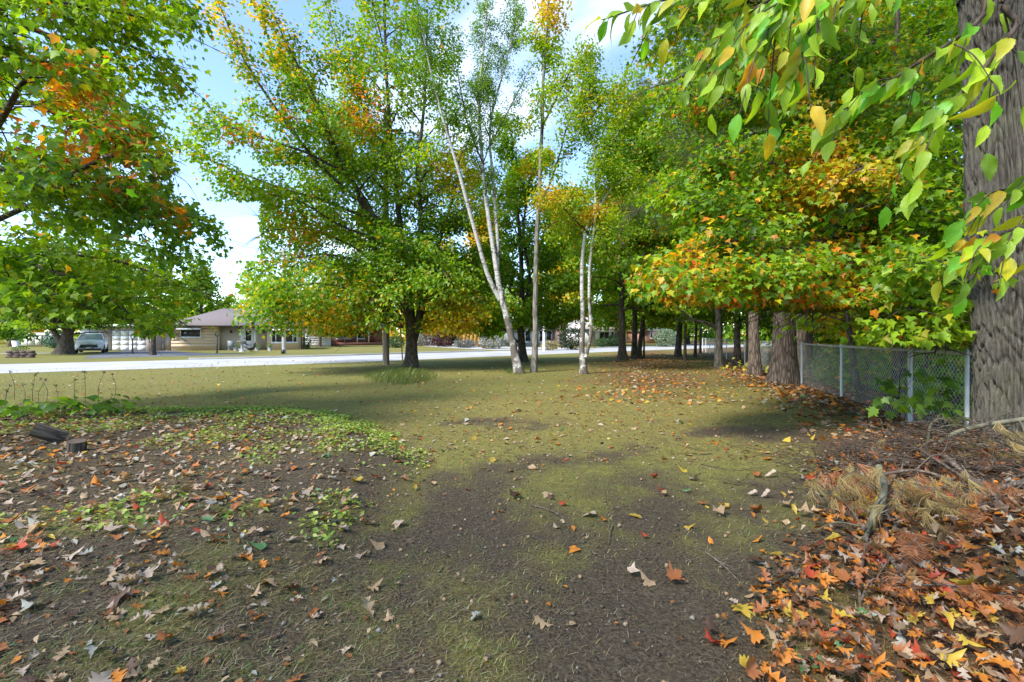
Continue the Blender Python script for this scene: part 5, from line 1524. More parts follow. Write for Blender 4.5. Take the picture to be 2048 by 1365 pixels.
for q in (
    ('shrub', 'purple-leaved round bush left of the small open tree', 889, 694, 3.3, 1.9, (0.10, 0.04, 0.05), 900, .26),
    ('hydrangea', 'pale mauve flowering bush furthest left by the side street', 843, 692, 3.0, 1.7, (0.34, 0.32, 0.42), 700, .26),
    ('hydrangea', 'pale mauve flowering bush beside the purple one', 866, 692, 2.6, 1.6, (0.38, 0.35, 0.42), 700, .26),
    ('shrub', 'orange-tinged hedge bush behind the mauve flowers', 868, 689, 3.6, 2.4, (0.42, 0.19, 0.08), 800, .3),
    ('shrub', 'grey-blue low bush at the foot of the yellow planks', 930, 696, 2.6, 1.0, (0.20, 0.21, 0.25), 500, .22),
    ('shrub', 'silvery bush left of the leaning birch trunk', 985, 698, 3.2, 1.5, (0.33, 0.34, 0.36), 700, .26),
    ('shrub', 'rust-red bush right of the yellow planks', 972, 697, 1.6, 1.2, (0.35, 0.16, 0.08), 400, .22),
    ('shrub', 'round clipped green bush before the white bungalow', 1206, 695, 1.7, 1.2, (0.06, 0.13, 0.04), 600, .16),
    ('shrub', 'second clipped green bush by the white bungalow door', 1226, 694, 1.8, 1.5, (0.05, 0.11, 0.03), 600, .16),
    ('shrub', 'pale sage-green bush in front of the brick gable house', 1332, 694, 3.2, 2.4, (0.26, 0.34, 0.26), 900, .26),
    ('shrub', 'dark green bush at the corner of the tan bungalow', 602, 698, 2.2, 1.3, (0.08, 0.17, 0.03), 600, .18),
    ('shrub', 'low flowering bush at the foot of the white pole', 1098, 701, 1.9, 0.9, (0.42, 0.36, 0.22), 400, .18),
    ('shrub', 'dark conifer bush beside the low garage brick', 1142, 700, 2.6, 2.4, (0.035, 0.06, 0.03), 800, .22),
    ('shrub', 'upright evergreen left of the big forked tree', 108, 697, 1.8, 2.3, (0.05, 0.15, 0.07), 700, .18),
    ('shrub', 'dark green bush behind the guy wire', 790, 696, 2.4, 1.4, (0.06, 0.13, 0.04), 600, .2),
):
    blob_plant(*q)

# brick planter on the left lawn
pb = G(41, 716)
pt = thing('stone_planter', 'dark low stone planter on the lawn at the far left kerb', 'planter', pb, R(4))
rr = np.random.default_rng(5)
bk = MB().box(-.20, .20, -.11, .11, 0, .15).mesh('stone'); bk.materials.append(paint('dark_stone', (0.10, 0.07, 0.06), .9, .3, 6))
for i in range(3):
    for j in range(4):
        o = bpy.data.objects.new('stone', bk); COL.objects.link(o); o.parent = pt
        o.location = (-.62 + j * .415 + (.08 if i % 2 else 0), rr.normal(0, .015), i * .157); o.rotation_euler = (0, 0, rr.normal(0, .06))
blob_plant('plant', 'small green plant growing behind the stone planter', 38, 714, 0.9, 0.75, (0.08, 0.16, 0.04), 200, .12, 'plant', None)

# porch furniture in front of the tan bungalow
def chair(px, py, rz, label):
    b = G(px, py); t = thing('garden_chair', label, 'chair', b, rz, 'garden chairs before the bungalow')
    M_c = paint('grey_garden_metal', (0.20, 0.22, 0.24), .5)
    MB().box(-.27, .27, -.25, .25, .40, .45).part('seat', M_c, t)
    MB().add([(-.27, .24, .45), (.27, .24, .45), (.27, .38, .98), (-.27, .38, .98), (-.27, .28, .45), (.27, .28, .45), (.27, .42, .98), (-.27, .42, .98)], quads=[(0, 1, 2, 3), (5, 4, 7, 6), (3, 2, 6, 7), (0, 3, 7, 4), (1, 5, 6, 2)]).part('backrest', M_c, t)
    for x in (-.24, .24):
        for y in (-.22, .22): MB().tube([(x, y, 0), (x * .95, y * .9, .40)], .02, 5).part('leg', M_c, t)
        MB().box(x - .03, x + .03, -.25, .3, .62, .66).part('armrest', M_c, t)


chair(463, 702.5, R(200), 'grey garden chair leftmost on the bungalow lawn'); chair(497, 702.5, R(150), 'grey garden chair right of the pedestal on the bungalow lawn')
b = G(484, 704); t = thing('bird_bath', 'pale stone bird bath on a pedestal before the white door', 'bird bath', b)
MB().tube([(0, 0, 0), (0, 0, .12), (0, 0, .2), (0, 0, .65), (0, 0, .8)], [.24, .22, .10, .09, .16], 12).part('pedestal', M_kerb, t, True)
MB().tube([(0, 0, .8), (0, 0, .88), (0, 0, .98), (0, 0, .94)], [.14, .32, .42, .3], 16).part('basin', M_kerb, t, True)
b = G(502, 705); t = thing('bird_ornament', 'dark rooster-shaped garden ornament beside the bird bath', 'ornament', b)
MB().tube(catmull([(-.42, 0, .62), (-.25, 0, .42), (0, 0, .36), (.22, 0, .46), (.33, 0, .72), (.40, 0, .84)], 16), [.02, .07, .12, .16, .19, .2, .2, .19, .17, .14, .11, .09, .08, .08, .075, .05], 10).part('body', M_black, t, True)
MB().add([(-.4, 0, .62), (-.6, .03, .95), (-.48, -.03, .98), (-.3, 0, .6), (-.7, 0, .75)], tris=[(0, 1, 4), (0, 3, 2), (0, 2, 1)]).part('tail', M_black, t)
MB().add([(.38, -.01, .9), (.42, 0, 1.0), (.48, .01, .88), (.46, 0, .82), (.56, 0, .82)], tris=[(0, 2, 1), (2, 3, 4)]).part('comb', paint('red_paint', (.4, .05, .03)), t)
for x in (-.05, .06): MB().tube([(x, 0, 0), (x, 0, .3)], .02, 5).part('leg', M_black, t)
for k, (px, lab) in enumerate(((472, 'first pale planter on the bungalow lawn'), (514, 'second pale planter below the picture window'), (540, 'low third pale planter below the picture window'))):
    b = G(px, 702); t = thing('flower_pot', lab, 'pot', b, 0, 'pots before the bungalow')
    MB().tube([(0, 0, 0), (0, 0, .28), (0, 0, .34), (0, 0, .3)], [.16, .22, .24, .18], 12).part('pot', M_kerb, t, True)
    rr = np.random.default_rng(k); n = 90
    C = rr.normal(0, .16, (n, 3)) * (1, 1, .8) + (0, 0, .48)
    V, F, cc = scatter('kite', C, nrm(rr.normal(size=(n, 3))), nrm(rr.normal(size=(n, 3)) + (0, -.5, .6)), np.full(n, .12), np.array((.16, .24, .08)) * rr.uniform(.5, 1.5, (n, 1)))
    part('crown', mkmesh('crown', V, F, None, cc), M_leaf, t)
# white bucket near the far shed
b = G(31, 694); t = thing('bucket', 'white bucket at the foot of the tree by the shed', 'bucket', b)
MB().tube([(0, 0, 0), (0, 0, .75)], [.3, .4], 12).part('body', M_white, t, True)
MB().tube([(0, 0, .751), (0, 0, .8)], [.43, .43], 12).part('rim', M_white, t, True)
# ---------------------------------------------------------------- the big oak at the right edge
def WG(px, py, hgt=0.0):
    """Where the view ray through (px, py) meets the ground raised by hgt."""
    d = FPX * (EYE - hgt) / max(py - HY, 4)
    for _ in range(30):
        x = (px - CX) / FPX * d
        d = 0.5 * d + 0.5 * FPX * (EYE - hgt - float(gh(x, d))) / max(py - HY, 4)
    return np.array([(px - CX) / FPX * d, d, float(gh((px - CX) / FPX * d, d)) + hgt])


def build_oak():
    b = np.array([5.97, 5.6, 0.0])
    lean = lambda z: np.stack([-0.048 * z - 0.008 * np.maximum(z - 2, 0), 0.01 * z, z], -1)
    root = tree('oak_tree', 'huge oak with deeply furrowed bark at the right edge', b,
                [([b + lean(np.array(5.5)), b + lean(np.array(9.0)), b + lean(np.array(12.0)) + (-.4, .2, 0), b + lean(np.array(16.0)) + (-.8, .2, 0)], 0.33, 0.06, 'trunk', 1.5)] +
                [([b + lean(np.array(h)), b + (x * .4, y * .4, h + 1.6), b + (x, y, h + 2.6)], 0.12, 0.02, 'limb', 0) for h, x, y in ((6.8, -4.5, 1.0), (7.4, -3.0, -3.5), (7.0, 3.0, -2.0), (7.6, -3.0, 4.0), (8.2, -5.5, -1.0), (8.0, 1, -5.0), (7.2, -6.0, 3.0))],
                501, bark=M_oak, auto=(0.6, 5.0, 75, 40, 0.1), l2=(0.5, 1.8), l3=(0.4, 0.6), per=15, leafjit=0.2, size=0.16, tmpl='kite', pal=(0.15, 0.1, 0.5), limb_parts=False, twigs=False,
                cull=lambda C: (C[:, 1] > 0.3) & (to_px(C)[1] > -40) & (to_px(C)[0] < 2150), crown_floor=5.5)
    nt, nz = 290, 210
    th = np.arange(nt) / nt * 6.28318; z = np.linspace(-0.15, 5.75, nz)
    TH, Z = np.meshgrid(th, z)
    cs = np.stack([np.cos(TH), np.sin(TH)], -1)
    q = np.stack([np.cos(TH) * 1.2, np.sin(TH) * 1.2, Z * 0.55], -1)
    n1, n2, n3 = Noise(601, 3.2)(q), Noise(602, 3.2)(q), Noise(603, 9.0)(q)
    a = 21
    f1 = np.abs(np.sin(a * TH + 1.6 * n1 + 2.2 * Z)); f2 = np.abs(np.sin(a * TH - 2.4 * Z + 1.8 * n2 + 1.0))
    ridge = np.clip((np.minimum(f1, f2) - 0.10) / 0.42, 0, 1) ** 0.7
    cut = np.clip((np.sin(16.0 * Z + 4.0 * n3 + 3.5 * n1 + 9 * TH) - 0.6) * 3, 0, 1)
    rad = 0.38 - 0.014 * Z + 0.16 * np.exp(-np.maximum(Z, 0) / 0.38) * (1 + 0.35 * np.sin(TH * 4 + 1))
    rad = rad + 0.058 * (ridge - 0.7) - 0.030 * cut + 0.009 * Noise(604, 22.0, 14)(q * np.array([1, 1, 2.0])) + 0.012 * n1
    V = np.stack([cs[..., 0] * rad, cs[..., 1] * rad, Z], -1) + (lean(Z) * np.array([1, 1, 0]))
    i, j = np.meshgrid(np.arange(nt), np.arange(nz - 1))
    p = (j * nt + i).ravel(); p1 = (j * nt + (i + 1) % nt).ravel()
    V = V.reshape(-1, 3)
    furrow = np.clip((ridge - 0.25) / 0.6, 0, 1).ravel()[:, None]
    me = mkmesh('trunk', V, None, np.stack([p, p1, p1 + nt, p + nt], 1), None, True)
    part('trunk', me, M_oak, root, 'deeply furrowed lower trunk')


build_oak()

# ---------------------------------------------------------------- oval leaves hanging into the top right
def strip_leaf(ws, fold=0.2, curl=0.2, twist=0.0, fwd=0.0, wav=0.0, tip=1.0):
    n = len(ws); u = np.linspace(0, tip, n); V, T = [], []
    for i in range(n):
        z = -curl * u[i] ** 2
        w = ws[i]
        V += [(u[i], 0, z), (u[i] + fwd * w, w, z + fold * w + twist * u[i] * w + wav * math.sin(9 * u[i]) * w), (u[i] + fwd * w, -w, z + fold * w - twist * u[i] * w + wav * math.sin(9 * u[i] + 2) * w)]
    for i in range(n - 1):
        a, b = 3 * i, 3 * i + 3
        T += [(a, b, b + 1), (a, b + 1, a + 1), (a, a + 2, b + 2), (a, b + 2, b)]
    return np.array(V, float), np.array(T)


OVAL = [0.015, 0.10, 0.175, 0.225, 0.262, 0.275, 0.282, 0.268, 0.245, 0.21, 0.165, 0.115, 0.06, 0.004]
OVAL = [w * (0.88 if i % 2 else 0.80) for i, w in enumerate(OVAL)]
OV = [strip_leaf(OVAL, .45, .25, 0, 0, .12), strip_leaf(OVAL, .25, .55, .35, 0, .2), strip_leaf(OVAL, .7, .15, -.4, 0, .25), strip_leaf(OVAL, .35, .8, .2, 0, .15)]


def build_overhang():
    r = np.random.default_rng(31)
    b = np.array([3.3, 0.9, 0.0])
    root = thing('overhanging_tree', 'young tree with large oval leaves hanging into the top right of the view', 'tree', b)
    MB().tube(catmull([(0, 0, -.1), (.05, 0, 1.2), (-.05, .1, 2.6), (.05, .1, 4.2)], 20), np.linspace(.06, .02, 20), 10).part('trunk', M_grey, root, True)
    mains = [  # polylines, first point on the trunk
        [b + (-.05, .1, 2.7), W(1900, -260, 1.5), W(1700, -160, 1.55), W(1500, -40, 1.6), W(1330, 0, 1.7), W(1205, 40, 1.75)],
        [b + (-.05, .1, 2.6), W(1850, -200, 1.35), W(1690, -60, 1.38), W(1620, 60, 1.4), W(1585, 170, 1.42)],
        [b + (-.05, .1, 2.5), W(2100, -120, 1.5), W(1960, 40, 1.52), W(1830, 130, 1.55), W(1720, 200, 1.6), W(1655, 245, 1.62)],
        [b + (-.05, .1, 2.4), W(2140, -40, 1.4), W(2030, 60, 1.42), W(1940, 170, 1.45), W(1870, 230, 1.48), W(1835, 275, 1.5)],
        [b + (0, .05, 1.95), W(2220, 300, 1.6), W(2090, 360, 1.65), W(2010, 380, 1.7), W(1965, 392, 1.72)],
        [b + (0, .05, 1.85), W(2200, 390, 1.55), W(2090, 440, 1.6), W(2000, 470, 1.62), W(1935, 510, 1.65)],
        [b + (-.05, .1, 2.75), W(1800, -250, 1.9), W(1620, -60, 1.95), W(1480, 40, 2.0), W(1390, 130, 2.05)],
        [b + (-.05, .1, 2.7), W(1760, -200, 1.7), W(1590, -20, 1.72), W(1500, 60, 1.75), W(1430, 150, 1.8)],
        [b + (-.05, .1, 2.7), W(1800, -180, 1.3), W(1620, -60, 1.32), W(1560, 20, 1.35), W(1520, 90, 1.38)],
        [b + (-.05, .1, 2.65), W(1900, -160, 1.8), W(1760, -40, 1.85), W(1660, 30, 1.9), W(1560, 60, 1.95)],
    ]
    GC = np.array([(0.24, 0.46, 0.012), (0.32, 0.55, 0.015), (0.40, 0.60, 0.02), (0.19, 0.40, 0.012), (0.50, 0.60, 0.025)])
    YC = np.array([(0.62, 0.46, 0.04), (0.66, 0.40, 0.03)])
    BC = np.array([(0.20, 0.09, 0.03)])
    for bi, m in enumerate(mains):
        C = catmull(m, 40)
        L = np.linalg.norm(np.diff(C, axis=0), axis=1).sum()
        MB().tube(C - b, np.linspace(.011, .0022, 40), 6).part('branch', M_twig, root, True)
        curves = [(C, 0.40)]
        for k in range(7):
            i = int(12 + 3.6 * k); t = nrm(C[min(i + 1, 39)] - C[i]); sd = nrm(np.cross(t, (0, 0, 1))) * (1 if k % 2 else -1)
            D = nrm(t * .7 + sd * .45 + np.array([0, 0, -.55]) + r.normal(0, .2, 3)); Lt = r.uniform(.12, .30)
            Q = catmull([C[i], C[i] + D * Lt * .5 + (0, 0, .01), C[i] + D * Lt + (0, 0, -.05)], 14)
            MB().tube(Q - b, np.linspace(.003, .0012, 14), 5).part('twig', M_twig, root, True)
            curves.append((Q, .12))
        for Q, s0 in curves:
            Ln = np.linalg.norm(np.diff(Q, axis=0), axis=1).sum() * (1 - s0)
            n = max(3, int(Ln / .06))
            for k in range(n):
                s = s0 + (1 - s0) * (k + .8) / n
                u = min(s, .999) * (len(Q) - 1); i = min(int(u), len(Q) - 2)
                p = Q[i] + (Q[i + 1] - Q[i]) * (u - i)
                if not (-200 < to_px(p)[0] < 2250): continue
                t = nrm(Q[i + 1] - Q[i]); sd = nrm(np.cross(t, (0, .35, 1))) * (1 if k % 2 else -1)
                D = nrm(t * .8 + sd * r.uniform(.3, .75) + np.array([-.12, 0, -r.uniform(.25, .85)]) + r.normal(0, .15, 3))
                Nn = nrm(np.array([0, -.75, .55]) + r.normal(0, .5, 3))
                u_ = r.random()
                col = YC[r.integers(2)] if u_ < .06 else BC[0] if u_ < .068 else GC[r.integers(5)] * r.uniform(.8, 1.1)
                p0 = p + D * 0.012
                MB().tube([p - b, p0 - b], .0012, 4, False).part('petiole', M_greenwood, root)
                leaf_objects(root, b, OV[r.integers(4)], p0[None], D[None], Nn[None], np.array([r.uniform(.055, .092)]), np.array([col]), M_leafnear)


build_overhang()

# ---------------------------------------------------------------- fallen leaves
_u = np.linspace(0, 1, 15)
OAKW = list(np.maximum(0.0, (0.02 + 0.33 * np.sin(np.pi * np.clip(_u, 0, 1) ** 1.25) ** 0.9) * (0.60 + 0.40 * np.cos(2 * np.pi * 3.4 * _u - 4.2))))
OAKW[0] = 0.012; OAKW[1] = 0.02; OAKW[-1] = 0.0
oak_v = [strip_leaf(OAKW, .25, .1, .1, .12, .2), strip_leaf(OAKW, .7, .35, .3, .12, .3), strip_leaf(OAKW, -.5, -.3, -.4, .12, .25), strip_leaf(OAKW, .9, -.35, .6, .12, .4)]
mp0, mt0 = fan(maple_outline(), (0.3, 0, 0))
map_v = []
for fo, dr, tw in ((.15, .15, .1), (.6, .5, .3), (-.4, -.5, -.3), (.8, -.3, .6)):
    q = mp0.copy(); q[:, 2] = fo * np.abs(q[:, 1]) - dr * (q[:, 0] - .2) ** 2 * 1.5 + tw * q[:, 0] * q[:, 1] + .06 * np.sin(q[:, 1] * 14)
    map_v.append((q, mt0))
OAKL = OAKW[::2]
oak_l = [strip_leaf(OAKL, .25, .1, .1, .12, .2), strip_leaf(OAKL, .7, .35, .3, .12, .3), strip_leaf(OAKL, -.5, -.3, -.4, .12, .25), strip_leaf(OAKL, .9, -.35, .6, .12, .4)]
ml0, mlt = fan(o_, (0.28, 0, 0)); map_l = []
for fo, dr, tw in ((.15, .15, .1), (.6, .5, .3), (-.4, -.5, -.3), (.8, -.3, .6)):
    q = ml0.copy(); q[:, 2] = fo * np.abs(q[:, 1]) - dr * (q[:, 0] - .2) ** 2 * 1.5 + tw * q[:, 0] * q[:, 1] + .06 * np.sin(q[:, 1] * 14)
    map_l.append((q, mlt))
ova_v = [strip_leaf(OVAL[::3] + [0.004], .4, .3, .2), strip_leaf(OVAL[::3] + [0.004], -.3, -.3, -.3)]
SPEC_LOW = {'oak': oak_l, 'maple': map_l}
SPEC = {'oak': oak_v, 'maple': map_v, 'oval': ova_v}
LIT = {'tan': (0.42, 0.28, 0.16), 'orange': (0.62, 0.22, 0.03), 'rust-brown': (0.37, 0.13, 0.04), 'pale pinkish': (0.47, 0.355, 0.27), 'yellow': (0.55, 0.37, 0.05),
       'red': (0.50, 0.075, 0.03), 'greyish white': (0.42, 0.40, 0.345), 'dark brown': (0.13, 0.07, 0.04), 'green': (0.09, 0.20, 0.07)}
NAMES = list(LIT)
LC = np.array([LIT[k] for k in NAMES])


def build_litter():
    r = np.random.default_rng(91)
    P, kind, var, size, colr, zone, tilt, lift = [], [], [], [], [], [], [], []

    def add(x, y, zn, pc, sizes, kinds, tl, lf):
        n = len(x)
        P.append(np.stack([x, y], 1)); kind.append(r.choice(3, n, p=kinds)); colr.append(r.choice(9, n, p=np.array(pc) / sum(pc)))
        size.append(r.uniform(*sizes, n)); zone.append(np.full(n, zn)); tilt.append(np.abs(r.normal(0, tl, n))); lift.append(r.uniform(0, 1, n) ** 1.5 * lf)
    #       tan ora rus pin yel red gry dkb grn
    # left mound
    n = 11500
    x = r.uniform(-9.5, -0.3, n); y = 1.3 + 8.0 * r.random(n) ** 0.9
    e = bed(x, y) * .55
    k = (e + 0.3 * nB(np.stack([x, y], 1)) + 0.25 * nC(np.stack([x, y], 1)) > r.uniform(0.0, 1.05, n)) | ((x < -1.2 - .1 * y) & (y < 4) & (r.random(n) < .4))
    add(x[k], y[k], 0, (28, 7, 14, 26, 2.5, 1.8, 9, 13, 1.2), (.035, .10), (.45, .28, .27), .26, .012)
    # pile on the right
    n = 12500
    x = r.uniform(0.5, 6.0, n); y = r.uniform(0.9, 5.4, n)
    edge = 1.05 + 0.70 * (y - 2) + 0.22 * nA(np.stack([x, y], 1) * 1.7)
    k = (x > edge - .15) & (r.random(n) < sstep(-.15, .55, x - edge) * .97 + .03)
    add(x[k], y[k], 1, (18, 20, 38, 7, 4, 3.5, 2, 16, 1), (.035, .105), (.48, .28, .24), .36, .07)
    # along the fence and brush
    n = 2600
    y = r.uniform(4.2, 22, n); x = 4.34 + .3 * y + r.normal(-0.75, .65, n)
    add(x, y, 2, (24, 18, 24, 12, 6, 3, 3, 10, 1), (.07, .15), (.4, .5, .1), .35, .04)
    # bare soil and moss in the middle
    n = 300
    x = r.uniform(-2.2, 3.2, n); y = 1.35 + 9 * r.random(n) ** 1.15
    k = ~((np.abs(x - .3) < .8) & (y < 3.5) & (r.random(n) < .45))
    add(x[k], y[k], 3, (22, 16, 10, 22, 12, 5, 6, 5, 2), (.045, .12), (.45, .4, .15), .25, .008)
    n = 60
    x = r.uniform(.9, 2.2, n) + .1; y = r.uniform(2.1, 4.6, n); x = x * (.55 + .2 * y)
    add(x, y, 3, (14, 30, 8, 10, 30, 3, 3, 2, 2), (.06, .12), (.3, .3, .4), .25, .008)
    # lawn
    n = 1500
    x = r.uniform(-16, 12, n); y = 6 + 22 * r.random(n)
    k = (np.abs(x) < y * 1.1 + 1) & (x < 3.4 + .3 * y)
    add(x[k], y[k], 4, (20, 14, 8, 26, 6, 4, 10, 4, 1), (.06, .12), (.2, .7, .1), .3, .015)
    # the path
    n = 2400
    y = 10 + 30 * r.random(n) ** 1.1; x = 2.8 + .28 * (y - 9) + r.normal(0, 1.1 + .02 * y, n)
    add(x, y, 5, (22, 26, 20, 10, 14, 3, 2, 4, 0), (.07, .14), (.25, .7, .05), .3, .02)
    P = np.concatenate(P); kind = np.concatenate(kind); size = np.concatenate(size); colr = np.concatenate(colr); zone = np.concatenate(zone); tilt = np.concatenate(tilt); lift = np.concatenate(lift)
    n = len(P); size = np.where(kind == 2, size * .62, size)
    var = r.integers(0, 4, n); var = np.where(kind == 2, var % 2, var)
    yaw = r.uniform(0, 6.283, n); ta = r.uniform(0, 6.283, n)
    Nn = nrm(np.stack([np.sin(tilt) * np.cos(ta), np.sin(tilt) * np.sin(ta), np.cos(tilt)], 1))
    T = np.stack([np.cos(yaw), np.sin(yaw), np.zeros(n)], 1); T = nrm(T - Nn * (T * Nn).sum(1, keepdims=True))
    C = np.concatenate([P, (gh(P[:, 0], P[:, 1]) + lift + 0.012 + 0.18 * size * np.sin(np.minimum(tilt, 1.0)))[:, None]], 1)
    C = C - T * size[:, None] * .5
    col = LC[colr] * np.where(zone == 1, r.uniform(.35, 1.1, n), r.uniform(.65, 1.2, n))[:, None]
    px, py = to_px(C)
    score = np.where((px > -20) & (px < 2060) & (py < 1375) & (C[:, 1] > 1), size / np.maximum(C[:, 1], .5), 0)
    big = np.zeros(n, bool); big[np.argsort(-score)[:300]] = True
    zn = ['on the raised bed', 'in the leaf pile', 'beside the brush', 'on the bare soil', 'on the lawn', 'on the path']

    def spot(z, px, py):
        if z == 1: return 'by the bottom edge' if py > 1270 else 'at the right edge' if px > 1920 else 'next to the soil' if px < 1560 + .35 * (1365 - py) else 'below the branches' if py < 1120 else 'in its middle'
        if z == 0: return 'by the bottom edge' if py > 1250 else 'at the left edge' if px < 160 else 'next to the track' if px > 620 else 'in its middle'
        return 'by the bottom edge' if py > 1270 else 'left of centre' if px < 900 else 'right of centre' if px > 1250 else 'in the centre'
    kn = ['oak', 'maple', 'oval']
    meshes = {}
    for i in np.nonzero(big)[0]:
        key = (kind[i], var[i], colr[i])
        if key not in meshes:
            tv, tt = SPEC[kn[kind[i]]][var[i]]
            me = mkmesh('fallen_leaf', tv, tt, None, np.broadcast_to(LC[colr[i]], tv.shape)); me.materials.append(M_litter); meshes[key] = me
        o = bpy.data.objects.new('fallen_leaf', meshes[key]); COL.objects.link(o)
        S = np.cross(Nn[i], T[i]); s = size[i]
        o.matrix_world = Matrix([[T[i][a] * s, S[a] * s, Nn[i][a] * s, C[i][a]] for a in range(3)] + [[0, 0, 0, 1]])
        sh = ('flat', 'cupped', 'arched', 'twisted')[var[i]]; bg = 'large' if size[i] > .115 else 'small' if size[i] < .075 else 'middling'
        tag(o, f'{bg} {sh} {NAMES[colr[i]]} {kn[kind[i]]} leaf fallen {zn[zone[i]]} {spot(zone[i], px[i], py[i])}', 'leaf', f'{NAMES[colr[i]]} {kn[kind[i]]} leaves {zn[zone[i]]}')
    mb = MB()
    # crumbled bits of leaf between the whole ones
    m = 16000
    fx = r.uniform(-9, 5.5, m); fy = 1.2 + 8 * r.random(m) ** 1.5
    on_pile = sstep(-.3, .3, fx - 1.05 - .7 * (fy - 2)); on_bed = sstep(-.1, .5, bed(fx, fy) + .3 * nB(np.stack([fx, fy], 1)))
    kf = (r.random(m) < np.maximum(.9 * on_pile, np.maximum(.75 * on_bed, .10))) & (np.abs(fx) < 1.3 * fy + .6)
    fx, fy = fx[kf], fy[kf]; m = len(fx); fa = r.uniform(0, 6.283, m)
    V, F, cc = scatter('birch', np.stack([fx, fy, gh(fx, fy) + .006 + .012 * r.random(m)], 1), np.stack([np.cos(fa), np.sin(fa), r.normal(0, .2, m)], 1), nrm(np.array([0, 0, 1.0]) + r.normal(0, .35, (m, 3))),
                       r.uniform(.012, .042, m), LC[r.choice([0, 2, 3, 6, 7, 1], m, p=[.28, .2, .2, .07, .18, .07])] * r.uniform(.5, 1.1, (m, 1)))
    mb.add(V, F, None, cc)
    m = 9000
    fy = 5.5 + 16 * r.random(m) ** 1.3; fx = r.uniform(-1.1, 1.0, m) * fy
    kf = fx < 3.2 + .3 * fy; fx, fy = fx[kf], fy[kf]; m = len(fx); fa = r.uniform(0, 6.283, m)
    V, F, cc = scatter('birch', np.stack([fx, fy, gh(fx, fy) + .012 + .012 * r.random(m)], 1), np.stack([np.cos(fa), np.sin(fa), r.normal(0, .2, m)], 1), nrm(np.array([0, 0, 1.0]) + r.normal(0, .4, (m, 3))),
                       r.uniform(.02, .055, m), LC[r.choice([0, 2, 3, 7, 1, 4], m, p=[.3, .22, .2, .16, .07, .05])] * r.uniform(.5, 1.1, (m, 1)))
    mb.add(V, F, None, cc)
    for kk in range(3):
        for vv in range(4):
            sel = (kind == kk) & (var == vv) & ~big
            far = sel & (C[:, 1] > 5.2)
            if far.any():
                V, F, cc = scatter('kite', C[far], T[far], Nn[far], size[far], col[far]); mb.add(V, F, None, cc)
            sel &= ~far
            mid_ = sel & (C[:, 1] > 2.9) if kk < 2 else sel & False
            if mid_.any():
                V, F, cc = scatter(SPEC_LOW[kn[kk]][vv], C[mid_], T[mid_], Nn[mid_], size[mid_], col[mid_]); mb.add(V, F, None, cc)
            sel &= ~mid_
            if sel.any():
                V, F, cc = scatter(SPEC[kn[kk]][vv], C[sel], T[sel], Nn[sel], size[sel], col[sel]); mb.add(V, F, None, cc)
    tag(mb.part('leaf_litter', M_litter), 'countless small fallen leaves strewn over soil, lawn and pile', 'leaf litter', None, 'stuff')


build_litter()


# ---------------------------------------------------------------- needles, clods, grass, ground cover
def blades(C, D, L, w, bendv, col):
    """Bent two-segment blades: root C, direction D, length L."""
    n = len(C); side = nrm(np.cross(D, np.array([0.3, 0.2, 1.0]))) * (w[:, None] / 2)
    mid = C + D * (L * .55)[:, None]; tip = C + D * L[:, None] + bendv * L[:, None]
    V = np.stack([C - side, C + side, mid + side * .8, mid - side * .8, tip], 1).reshape(-1, 3)
    k = np.arange(n)[:, None] * 5
    T = np.concatenate([k + np.array([[0, 1, 2]]), k + np.array([[0, 2, 3]]), k + np.array([[3, 2, 4]])], 1).reshape(-1, 3)
    return V, T, np.repeat(col, 5, 0)


r = np.random.default_rng(123)
# dry needles and straw on the soil
n = 62000
y = 1.25 + 8.5 * r.random(n) ** 1.9; x = r.uniform(-1.25, 1.25, n) * (y + .3)
dens = 0.55 + 0.4 * nB(np.stack([x, y], 1)) + 1.2 * sstep(-.2, .4, x - 1.0 - .72 * (y - 2)) + .2 * sstep(-.3, -1.4, x)
k = r.random(n) < dens; x, y = x[k], y[k]; n = len(x)
a = r.uniform(0, 6.283, n)
D = nrm(np.stack([np.cos(a), np.sin(a), r.uniform(-.02, .2, n)], 1))
C = np.stack([x, y, gh(x, y) + .003 + .006 * r.random(n)], 1)
bv = np.stack([-np.sin(a), np.cos(a), -.1 + 0 * a], 1) * r.normal(0, .3, (n, 1))
pal_n = np.array([(0.40, 0.29, 0.17), (0.30, 0.19, 0.09), (0.46, 0.38, 0.25), (0.22, 0.12, 0.06), (0.34, 0.34, 0.14)])
cn_ = pal_n[r.integers(0, 5, n)] * r.uniform(.7, 1.25, (n, 1))
rs = (x - 1.0 - .72 * (y - 2) > 0) & (r.random(n) < .8); cn_[rs] = np.array([(0.34, 0.15, 0.06), (0.26, 0.11, 0.05), (0.40, 0.22, 0.10)])[r.integers(0, 3, rs.sum())]
C[rs, 2] += .03 * r.random(rs.sum())
V, T, cc = blades(C, D, r.uniform(.025, .085, n), r.uniform(.0016, .0034, n), bv, cn_)
tag(part('pine_straw', mkmesh('pine_straw', V, T, None, cc), M_litter), 'dry pine needles and straw scattered over the dark soil', 'pine straw', None, 'stuff')
